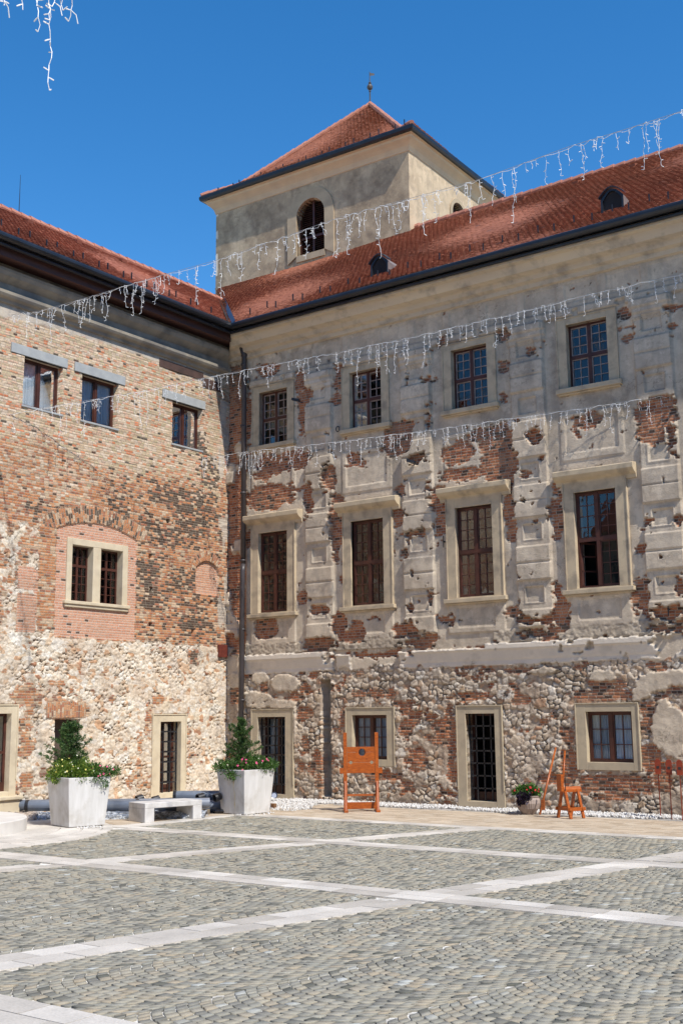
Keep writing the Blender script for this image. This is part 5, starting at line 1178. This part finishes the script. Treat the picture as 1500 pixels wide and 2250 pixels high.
def pipe(c0,c1,r,lab,mat=None,collar=True,group='grey drain pipes stacked by the left wall'):
    c0=Vector(c0);c1=Vector(c1);d=(c1-c0).normalized();t=thing('drain_pipe',lab,'pipe',(c0.x,c0.y,0),0,group);o=Vector((c0.x,c0.y,0))
    m=MB();a=c0-o;b=c1-o;n=20;x=d.orthogonal().normalized();y=d.cross(x)
    V=[p+(x*math.cos(2*PI*j/n)+y*math.sin(2*PI*j/n))*rr_ for p,rr_ in ((a,r),(b,r),(b,r*.9),(a,r*.9)) for j in range(n)]
    m.add(V,[(k*n+j,k*n+(j+1)%n,((k+1)%4)*n+(j+1)%n,((k+1)%4)*n+j) for k in range(4) for j in range(n)]);m.build('barrel',mat or M_PVC,t,smooth=False)
    if collar:
        m=MB();V=[p+(x*math.cos(2*PI*j/n)+y*math.sin(2*PI*j/n))*rr_ for p,rr_ in ((a-d*.05,r*1.12),(a+d*.03,r*1.12),(a+d*.03,r*.93),(a-d*.05,r*.93)) for j in range(n)]
        m.add(V,[(k*n+j,k*n+(j+1)%n,((k+1)%4)*n+(j+1)%n,((k+1)%4)*n+j) for k in range(4) for j in range(n)]);
        m.bar(a-d*.03-x*r,a-d*.03+x*r,.02);m.bar(a-d*.03-y*r,a-d*.03+y*r,.02);m.build('end_cap',M_BLK,t)
    return t
def on(r,f,z,base=(1.9,-6.6)): q=loc2(base,r,f);return (q[0],q[1],z)
# front group, resting on the wrapped layer
pipe(on(-2.15,.15,.27),on(2.0,.15,.27),.13,'grey drain pipe at the front left with a label inside its black end cap')
pipe(on(-1.8,-.12,.27),on(1.1,-.12,.27),.13,'grey drain pipe second from the left behind the planter')
pipe(on(-1.1,-.40,.27),on(2.3,-.40,.27),.135,'grey drain pipe lying behind the concrete bench')
pipe(on(.9,-.3,.29,),on(2.6,.0,.29),.12,'short pale grey pipe in clear wrap behind the bench',M_PVCL)
for i,(r0,r1,f,z,rad) in enumerate(((1.3,3.9,1.0,.15,.14),(1.1,4.0,1.35,.15,.14),(1.5,3.85,.68,.15,.14),(1.6,3.8,1.15,.38,.13))):
    pipe(on(r0,f,z),on(r1,f,z),rad,['long grey drain pipe at the foot of the left wall, middle of the bottom row','long grey drain pipe nearest the left wall','long grey drain pipe nearest the bench in the back row','long grey drain pipe lying on top of the back row'][i])
pipe(on(2.7,.35,.06),on(3.7,.30,.06),.045,'thin dark pipe on the ground behind the right planter',M_BLK,False)
M_CLIP=M_BLK
lb=None
for ob in list(bpy.data.objects):
    if ob.get('label','').startswith('grey drain pipe at the front left'): lb=ob
m=MB();q=Vector((*Rv,0));c=-q*.06+Vector((0,0,.25));n_=Vector((*Fv,0));m.bar(c-Vector((0,0,.07)),c+Vector((0,0,.06)),.05,.004,up=tuple(q));m.build('paper_label',simple('white_paper',(.75,.75,.72),(.65,.67,.64),20,.7,.1),lb)
def coupling(r,f,z,rad,lab):
    t=thing('pipe_coupling',lab,'coupling',on(r,f,z),0,'black pipe couplings lying on the pipes');m=MB();d=Vector((Rv[0]*.8+Fv[0]*.6,Rv[1]*.8+Fv[1]*.6,.25)).normalized();n=18;x=d.orthogonal().normalized();y=d.cross(x)
    V=[d*s_+(x*math.cos(2*PI*j/n)+y*math.sin(2*PI*j/n))*rr_ for s_,rr_ in ((-.07,rad*1.1),(.0,rad*1.1),(.0,rad),(.10,rad),(.10,rad*.85),(-.07,rad*.85)) for j in range(n)]
    m.add(V,[(k*n+j,k*n+(j+1)%n,((k+1)%6)*n+(j+1)%n,((k+1)%6)*n+j) for k in range(6) for j in range(n)]);m.build('ring',M_BLK,t)
coupling(.75,.75,.34,.10,'black coupling behind the left planter, left of the pair on the pipes')
coupling(1.15,.78,.33,.08,'smaller black coupling, right of the pair on the pipes behind the bench')
coupling(2.35,.15,.40,.10,'black coupling beside the pale wrapped pipe behind the bench')
coupling(2.75,.25,.40,.09,'black coupling nearest the stained planter')
def wrapped(name,lab,cat,r0,r1,f0,f1,hgt,seed,mat,core=None):
    t=thing(name,lab,cat,on((r0+r1)/2,(f0+f1)/2,0));c=np.array(on((r0+r1)/2,(f0+f1)/2,0))
    nx,ny=44,14;uu,vv=np.meshgrid(np.linspace(0,1,nx),np.linspace(0,PI,ny))
    R_=r0+(r1-r0)*uu-(r0+r1)/2;ff=-np.cos(vv)*(f1-f0)/2;zz=np.sin(vv)**.6*hgt
    nz_=fbm(uu*22,vv*5,3,seed);k=1+.28*nz_;ff=ff*k;zz=zz*(1+.35*nz_)
    X=Rv[0]*R_+Fv[0]*ff;Y=Rv[1]*R_+Fv[1]*ff;co=np.stack([X,Y,zz],-1).reshape(-1,3);ix=np.arange(nx*ny).reshape(ny,nx)
    f=np.stack([ix[:-1,:-1],ix[:-1,1:],ix[1:,1:],ix[1:,:-1]],-1).reshape(-1,4);np_mesh('wrap',co,f,mat,t)
    if core:
        m=MB()
        for (fo,z,rad) in core:
            m.tube([(Rv[0]*(r0-(r0+r1)/2+.05)+Fv[0]*fo,Rv[1]*(r0-(r0+r1)/2+.05)+Fv[1]*fo,z),(Rv[0]*(r1-(r0+r1)/2-.05)+Fv[0]*fo,Rv[1]*(r1-(r0+r1)/2-.05)+Fv[1]*fo,z)],rad,10)
        m.build('fittings',M_PVC,t)
    return t
core=[(-.25,.06,.055),(0,.06,.055),(.2,.06,.055),(-.1,.13,.03)]
wrapped('wrapped_bundle','bundle of dark fittings in clear plastic between the left planter and the bench','bundle',-.1,2.6,-.95,-.2,.15,7,M_WRAP,core)
wrapped('wrapped_bundle','bundle of dark fittings in clear plastic left of the big planter','bundle',-1.55,-.35,-1.0,-.1,.15,17,M_WRAP,core)
wrapped('plastic_sack','crumpled tan plastic sheeting heaped beside the round step','sheeting',-2.9,-1.35,-1.05,-.35,.16,27,M_WRAPT,[(0,.05,.05)])
m=MB();m.box(-.2,.2,-.05,.05,0,.12);o=m.build('timber_block',simple('raw_timber',(.25,.13,.06),(.17,.085,.04),9,.8,.4),None,bevel=.008);o.location=tuple(at_plane(592,1771,2,.05)[:2])+(0,);tag(o,'short brown timber block on the pebbles right of the stained planter','timber')
m=MB();m.box(-.16,.16,-.05,.05,0,.12);o=m.build('timber_block',simple('raw_timber_grey',(.22,.18,.13),(.15,.12,.09),9,.8,.4),None,bevel=.008);o.location=tuple(at_plane(448,1784,2,.05)[:2])+(0,);tag(o,'grey timber block on the ground left of the stained planter','timber')
# little two-wheeled cart by the first door
ct=thing('hand_cart','small low cart with pale blue wheels by the grilled door','cart',tuple(at_plane(590,1756,2,.0)[:2])+(0,))
for nm,k in (('wheel',.16),('wheel',-.22)):
    c=Vector((Rv[0]*k,Rv[1]*k,.1));m=MB();m.tube([c-Vector((*Fv,0))*.02,c+Vector((*Fv,0))*.02],.1,18);m.build(nm,simple('cart_tyre',(.05,.06,.10),(.04,.05,.08),8,.5,.1),ct)
    m=MB();m.tube([c-Vector((*Fv,0))*.028,c+Vector((*Fv,0))*.028],.07,18);m.build('hub',simple('cart_hub',(.45,.50,.62),(.38,.42,.55),8,.4,.1),ct)
m=MB();m.bar((Rv[0]*-.24,Rv[1]*-.24,.13),(Rv[0]*.18,Rv[1]*.18,.13),.03);m.bar((Rv[0]*-.24,Rv[1]*-.24,.07),(Rv[0]*.18,Rv[1]*.18,.07),.02);m.build('frame',M_BLK,ct)
# ---- orange wooden replicas
def woodmat(name,a,b):
    g=NG(name);v=g.vmath('MULTIPLY',g.pos(),(3.,3.,14.));c=g.mix(g.ramp(g.noise(3.,v,6,.6),[(.35,0.),(.7,1.)]),a,b)
    vo=g.n('TexVoronoi');vo.inputs['Scale'].default_value=5.;g.L(g.vmath('MULTIPLY',g.pos(),(1.,1.,1.6)),vo.inputs['Vector'])
    c=g.mix(g.ramp(vo.outputs[0],[(.04,.75),(.10,0.)]),c,tuple(x*.25 for x in b))
    return g.done(c,.38,g.bump(g.noise(8.,v,5),.2,.004),.5)
M_ORG=woodmat('orange_stained_wood',(.44,.105,.012),(.24,.048,.006));M_ORGD=woodmat('orange_stained_wood_dark',(.42,.12,.03),(.28,.06,.01))
st=thing('pillory','orange stained wooden pillory with one neck hole and two wrist holes','pillory',(6.64,-2.38,0),math.radians(38))
# local x across, y away from the viewer
hw=.395
for s in (-1,1):
    m=MB();m.box(s*hw-.045,s*hw+.045,-.035,.035,.03,1.93);m.build('post',M_ORG,st,bevel=.005)
    m=MB();m.box(s*hw-.05,s*hw+.05,-.42,.42,.0,.05);m.build('foot',M_ORG,st,bevel=.005)
    m=MB();m.prism([(-.36,.05),(-.29,.05),(-.055,.62),(-.055,.74)],lambda a,b,t:(s*hw-.02+.04*t,a,b));m.prism([(.36,.05),(.29,.05),(.055,.62),(.055,.74)],lambda a,b,t:(s*hw-.02+.04*t,a,b));m.build('brace',M_ORGD,st)
    m=MB();m.box(s*(hw+.045),s*(hw+.14),-.03,.03,.92,1.06);m.build('tenon',M_ORG,st,bevel=.005)
def holed_board(z0,z1,holes,name):
    """board as a grid with round holes cut by construction"""
    bm=bmesh.new();x0,x1=-.345,.345;nx=138;nz=int((z1-z0)/.005);m=MB()
    xs=np.linspace(x0,x1,nx+1);zs_=np.linspace(z0,z1,nz+1);XC,ZC=np.meshgrid((xs[:-1]+xs[1:])/2,(zs_[:-1]+zs_[1:])/2);keep=np.ones(XC.shape,bool)
    for hx,hz,hr in holes: keep&=np.hypot(XC-hx,ZC-hz)>hr
    N=(nx+1)*(nz+1);X,Z=np.meshgrid(xs,zs_);ix=np.arange(N).reshape(nz+1,nx+1)
    co=np.concatenate([np.stack([X.ravel(),np.full(N,y),Z.ravel()],-1) for y in (-.022,.022)])
    a,b,c,d=ix[:-1,:-1][keep],ix[:-1,1:][keep],ix[1:,1:][keep],ix[1:,:-1][keep]
    F_=[np.stack([a,b,c,d],-1),np.stack([d,c,b,a],-1)+N]
    kp=np.pad(keep,1,constant_values=False);K=kp[1:-1,1:-1]
    for nb_,i0,i1 in ((kp[1:-1,:-2],ix[1:,:-1],ix[:-1,:-1]),(kp[1:-1,2:],ix[:-1,1:],ix[1:,1:]),(kp[:-2,1:-1],ix[:-1,:-1],ix[:-1,1:]),(kp[2:,1:-1],ix[1:,1:],ix[1:,:-1])):
        q=K&~nb_;F_.append(np.stack([i1[q],i0[q],i0[q]+N,i1[q]+N],-1))
    bm.free();return np_mesh(name,co,np.concatenate(F_),M_ORG,st)
HN=(.03,1.44,.088);HL,HR_=(-.255,1.19,.04),(.27,1.19,.04)
holed_board(1.446,1.575,[HN],'upper_board');holed_board(1.194,1.440,[HN,HL,HR_],'middle_board');holed_board(.93,1.188,[HL,HR_],'lower_board')
m=MB();m.box(-.35,.35,-.02,.02,.37,.42);m.build('rail',M_ORGD,st);m=MB();m.box(-.35,.35,-.025,.025,.06,.22);m.build('rail',M_ORG,st)
# flower pot
pt=thing('flower_pot','round ribbed grey clay pot beside the dark doorway','pot',(10.62,-1.15,0))
m=MB();n=64;prof=[(0,0),(.14,0),(.17,.03),(.25,.14),(.29,.26),(.285,.34),(.255,.39),(.27,.41),(.275,.435),(.245,.435),(.235,.39),(0,.38)]
for i,(r_,z) in enumerate(prof):
    for j in range(n):
        rib=.008*(j%2) if 2<=i<=5 else 0;a=2*PI*j/n;m.v.append(((r_-rib)*math.cos(a),(r_-rib)*math.sin(a),z))
m.f=[(i*n+j,i*n+(j+1)%n,(i+1)*n+(j+1)%n,(i+1)*n+j) for i in range(len(prof)-1) for j in range(n)];m.m=[0]*len(m.f)
m.build('bowl',simple('mauve_clay',(.36,.29,.25),(.28,.22,.19),5,.7,.3),pt,smooth=False)
flowerbush('begonia_plant','leafy green plant with red flowers growing in the round pot','plant',(10.62,-1.15,.42),[bl2(-.12,0,.12,.17),bl2(.05,0,.16,.16),bl2(.17,-.02,.08,.14),bl2(-.27,0,.08,.09)],1500,.065,M_LF2,[('red_flowers',M_REDP,16,.035,[0,1,2,3])],51)
flowerbush('trailing_plant','dark purple leaved plant hanging over the front of the round pot','plant',(10.62,-1.15,.40),[bl2(-.17,-.20,.02,.11),bl2(-.10,-.26,-.06,.09),bl2(-.20,-.18,-.10,.07),bl2(-.02,-.22,.02,.07)],520,.075,M_PUR,[],55)
# leaning pole
g0=at_plane(1185,1790,2,0);m=MB();p0=Vector((g0[0],g0[1],0));p1=Vector(tuple(at_plane(1220,1643,1,-.10)));d=(p1-p0)
pl=thing('leaning_pole','slender orange brown pole leaning on the rubble wall left of the trestle','pole',tuple(p0))
m.tube([(0,0,0),tuple(d)],[.028,.024],10);m.build('shaft',M_ORGD,pl,smooth=True)
m=MB();q=d*.10;m.box(q.x,q.x+.09,q.y-.015,q.y+.015,.10,.34);m.build('block',M_ORGD,pl)
# trestle ("wooden horse")
tr_=thing('wooden_trestle','orange wooden A frame trestle with a raised pole, left of the lower window','trestle',(11.90,-1.56,0),math.radians(62));tr_.scale=(.74,1,1)
# local x = long direction (away right), y across
for x in (-.24,.24):
    for s in (-1,1):
        m=MB();m.bar((x,s*.24,0),(x,s*.05,.64),.05,.085,up=(1,0,0));m.build('leg',M_ORG,tr_,bevel=.004)
for s in (-1,1): m=MB();m.box(-.33,.33,s*.225-.02,s*.225+.02,.17,.25);m.build('rail',M_ORG,tr_,bevel=.004)
for x in (-.24,.24): m=MB();m.box(x-.055,x-.03,-.26,.26,.175,.245);m.build('rail',M_ORG,tr_,bevel=.004)
m=MB();m.prism([(-.07,.58),(.07,.58),(.07,.64),(.03,.70),(-.03,.70),(-.07,.64)],lambda a,b,t:(-.32+.70*t,a,b));m.build('saddle_beam',M_ORG,tr_)
m=MB();m.box(-.40,-.30,-.085,.085,.60,.98);m.build('head_block',M_ORG,tr_,bevel=.006)
m=MB()
Pw=at_plane(1240,1650,1,-1.50);loc=Vector((11.90,-1.56,0));rzm=Matrix.Rotation(-math.radians(62),3,'Z');tipl=rzm@(Vector(tuple(Pw))-loc);tipl.x/=.74
m.tube([(-.28,0,.62),tuple(tipl)],[.03,.026],10);m.build('pole',M_ORG,tr_,smooth=True)
m=MB();m.tube([(-.36,.09,.88),(-.2,.1,.90),(-.2,.1,.90)],.008,6);m.bar((-.26,-.1,.62),(-.26,-.1,.9),.015);m.build('iron_strap',M_BLK,tr_)
# stakes with red brown shame masks
M_RST=woodmat('red_stained_wood',(.26,.04,.012),(.15,.022,.01));
sp=[(1450.6,1798),(1475,1801),(1498.5,1803)]
base=None
def stake(k):
    q=at_plane(*sp[k],2,0);t=thing('mask_stake',['red brown box on a thin stake, left of the three by the right edge','red brown box on a thin stake, middle of the three by the right edge','red brown box on a thin stake, cut by the right edge of the picture'][k],'stake',(q[0],q[1],0),math.radians(20),'red brown boxes on stakes by the right wall')
    return t
def mask_parts(t):
    m=MB();m.tube([(0,0,0),(0,0,1.02)],.012,8);m.build('rod',M_RST,t)
    m=MB();h0=.98;n=8;arc=[(-.065,h0)]+[(-.065*math.cos(PI*i/n),h0+.27+.065*math.sin(PI*i/n)) for i in range(n+1)]+[(.065,h0)]
    m.prism(arc,lambda a,b,tt:(a,-.07+.14*tt,b));m.build('box',M_RST,t)
    m=MB();m.bar((-.14,.0,h0+.27),(.14,.0,h0+.245),.012);m.build('cross_rod',M_ORG,t)
    m=MB();m.box(-.03,.03,-.076,-.068,h0+.12,h0+.18);m.build('opening',M_BLK,t)
t0=stake(0);mask_parts(t0)
for k in (1,2):
    t=stake(k)
    for ch in list(t0.children): c=ch.copy();link(c,t)
# ================================================================== LIGHT STRINGS
g=NG('white_light_cable');g.done((.80,.80,.78),.4,None,.4);M_LITE=g.m
g=NG('thin_wire');g.done((.30,.30,.30),.4,None,.4);M_WIRE=g.m
def strand(L,seed,k=1.):
    r=random.Random(seed);m=MB();p=Vector((0,0,0));pts=[p.copy()];n=max(3,int(L/.055))
    dr=r.uniform(-.25,.25)
    for i in range(n):
        p=p+Vector((r.uniform(-.02,.02)+dr*.012,r.uniform(-.02,.02),-L/n));pts.append(p.copy())
    m.tube(pts,.004*k,4)
    for i in range(1,n+1):
        if i%2==0 or r.random()<.3:
            a=r.uniform(0,6.28);d=Vector((math.cos(a),math.sin(a),r.uniform(-.6,.8))).normalized();q=pts[i];m.tube([q,q+d*.03,q+d*.055],[.0035*k,.0065*k,.005*k],4)
    if r.random()<.65: # a second drop of the same garland hangs close by
        a=r.uniform(0,6.28);ox=r.uniform(.05,.10);q=Vector((math.cos(a)*ox,math.sin(a)*ox,0));n2=max(2,int(n*r.uniform(.3,.75)));pt2=[Vector((0,0,0)),q.copy()]
        for i in range(n2): q=q+Vector((r.uniform(-.018,.018),r.uniform(-.018,.018),-L/n));pt2.append(q.copy())
        m.tube(pt2,.004*k,4)
        for p_ in pt2[2::2]:
            b_=r.uniform(0,6.28);d=Vector((math.cos(b_),math.sin(b_),r.uniform(-.5,.6))).normalized();m.tube([p_,p_+d*.03,p_+d*.05],[.0035*k,.006*k,.0045*k],4)
    if r.random()<.3: # a side branch
        i=r.randrange(1,n);q=pts[i];s=r.choice((-1,1));m.tube([q,q+Vector((s*.05,0,-.03)),q+Vector((s*.07,0,-.12))],.0045*k,4)
    return m
LENS=[.16,.22,.28,.36,.45,.55,.7,.9]
STR={}
def strand_mesh(L,v,k):
    key=(L,v,k)
    if key not in STR:
        o=strand(L,int(L*100)*7+v,k).build('light_strand',M_LITE,None,smooth=False);STR[key]=o.data;bpy.data.objects.remove(o)
    return STR[key]
def light_string(lab,pts,seed,spacing=.2,k=1.,maxn=99,lens=None,gap=.12):
    """pts: (px,py,depth) way points of the carrying wire"""
    P=[]
    for (x0,y0,d0),(x1,y1,d1) in zip(pts[:-1],pts[1:]):
        for i in range(12):
            t=i/12;d=1/((1-t)/d0+t/d1);P.append(Vector(tuple(at_depth(x0+(x1-x0)*t,y0+(y1-y0)*t,d))))
    P.append(Vector(tuple(at_depth(*pts[-1]))))
    t=thing('light_string',lab,'fairy lights',(P[0].x,P[0].y,P[0].z),0,'white icicle light strings across the courtyard');o=P[0].copy();r=random.Random(seed)
    m=MB();m.tube([p-o for p in P],.0045*k,5);m.build('carrier_wire',M_WIRE,t)
    # lighting cable wound loosely about the wire
    W=[]
    for i,p in enumerate(P):
        W.append(p-o+Vector((r.uniform(-.02,.02),r.uniform(-.02,.02),r.uniform(-.05,.012))))
    m=MB();m.tube(W,.005*k,5);m.build('lamp_cable',M_LITE,t)
    cum=[0]
    for a,b in zip(P[:-1],P[1:]): cum.append(cum[-1]+(b-a).length)
    T=cum[-1];spacing=max(spacing,T/maxn);s=r.uniform(0,.1);cnt=0
    while s<T and cnt<maxn:
        j=0
        while j<len(cum)-2 and cum[j+1]<s: j+=1
        f=(s-cum[j])/max(1e-6,cum[j+1]-cum[j]);p=P[j].lerp(P[j+1],min(1,f))-o
        if r.random()>gap:
            L=r.choice(lens or [.16,.22,.28,.28,.36,.36,.45,.55,.7]);me=strand_mesh(L,r.randrange(4),k);q=bpy.data.objects.new('light_strand',me);link(q,t);q.location=p-Vector((0,0,.01));q.rotation_euler=(0,0,r.uniform(0,6.28));sc=r.uniform(.85,1.15);q.scale=(1,1,sc);cnt+=1
        s+=spacing*r.uniform(.45,1.5)
    print(lab,'len',round(T,1),'n',cnt);return t
light_string('topmost icicle light string, from the left cornice past the tower to the upper right',[(25,692,28.2),(90,683,27.5),(205,650,26.5),(330,612,25.5),(475,572,24.3),(620,522,23.3),(750,476,22.4),(900,436,21.5),(1050,395,20.6),(1250,322,19.5),(1380,282,18.8),(1500,243,18.2),(1620,200,17.6)],1,.17,.95,99,[.16,.22,.28,.36,.45,.55,.7,.9])
light_string('icicle light string crossing the upper windows from the corner to the right edge',[(-30,922,29),(0,915,29.2),(100,896,29.8),(250,870,30.6),(330,857,31),(418,836,31.4),(482,824,31.5),(613,798,31),(727,777,30.5),(813,760,30),(940,732,29.5),(1089,697,29),(1276,652,28.3),(1500,600,27.5),(1580,580,27.2)],2,.2,.95,99,[.22,.28,.36,.45,.45,.55,.7,.9])
light_string('icicle light string strung below the upper window sills',[(395,1012,36.0),(485,1001,34.3),(560,990,33.6),(647,981,33),(727,972,32.3),(857,956,31.3),(973,941,30.5),(1127,918,29.6),(1298,894,28.7),(1477,867,27.8),(1580,850,27.3)],3,.2,.95,99,[.22,.28,.36,.36,.45,.55,.7])
light_string('nearest icicle light string hanging into the top left corner of the picture',[(-160,-30,9.2),(-60,-45,9.4),(10,-52,9.6),(110,-60,9.8),(180,-70,10),(260,-90,10.2)],4,.16,1.0,40,[.36,.45,.36,.28,.55],gap=.3)
q=None
for ob in list(bpy.data.objects):
    if ob.get('label','').startswith('nearest icicle'): q=ob
for (px,L,v) in ((108,.9,1),(85,.45,3)):
    me=strand_mesh(L,v,1.);s=bpy.data.objects.new('light_strand',me);link(s,q);s.location=Vector(tuple(at_depth(px,-45,9.8)))-q.location;s.rotation_euler=(0,0,1.);s.scale=(1,1,1.1)
bpy.context.view_layer.update()
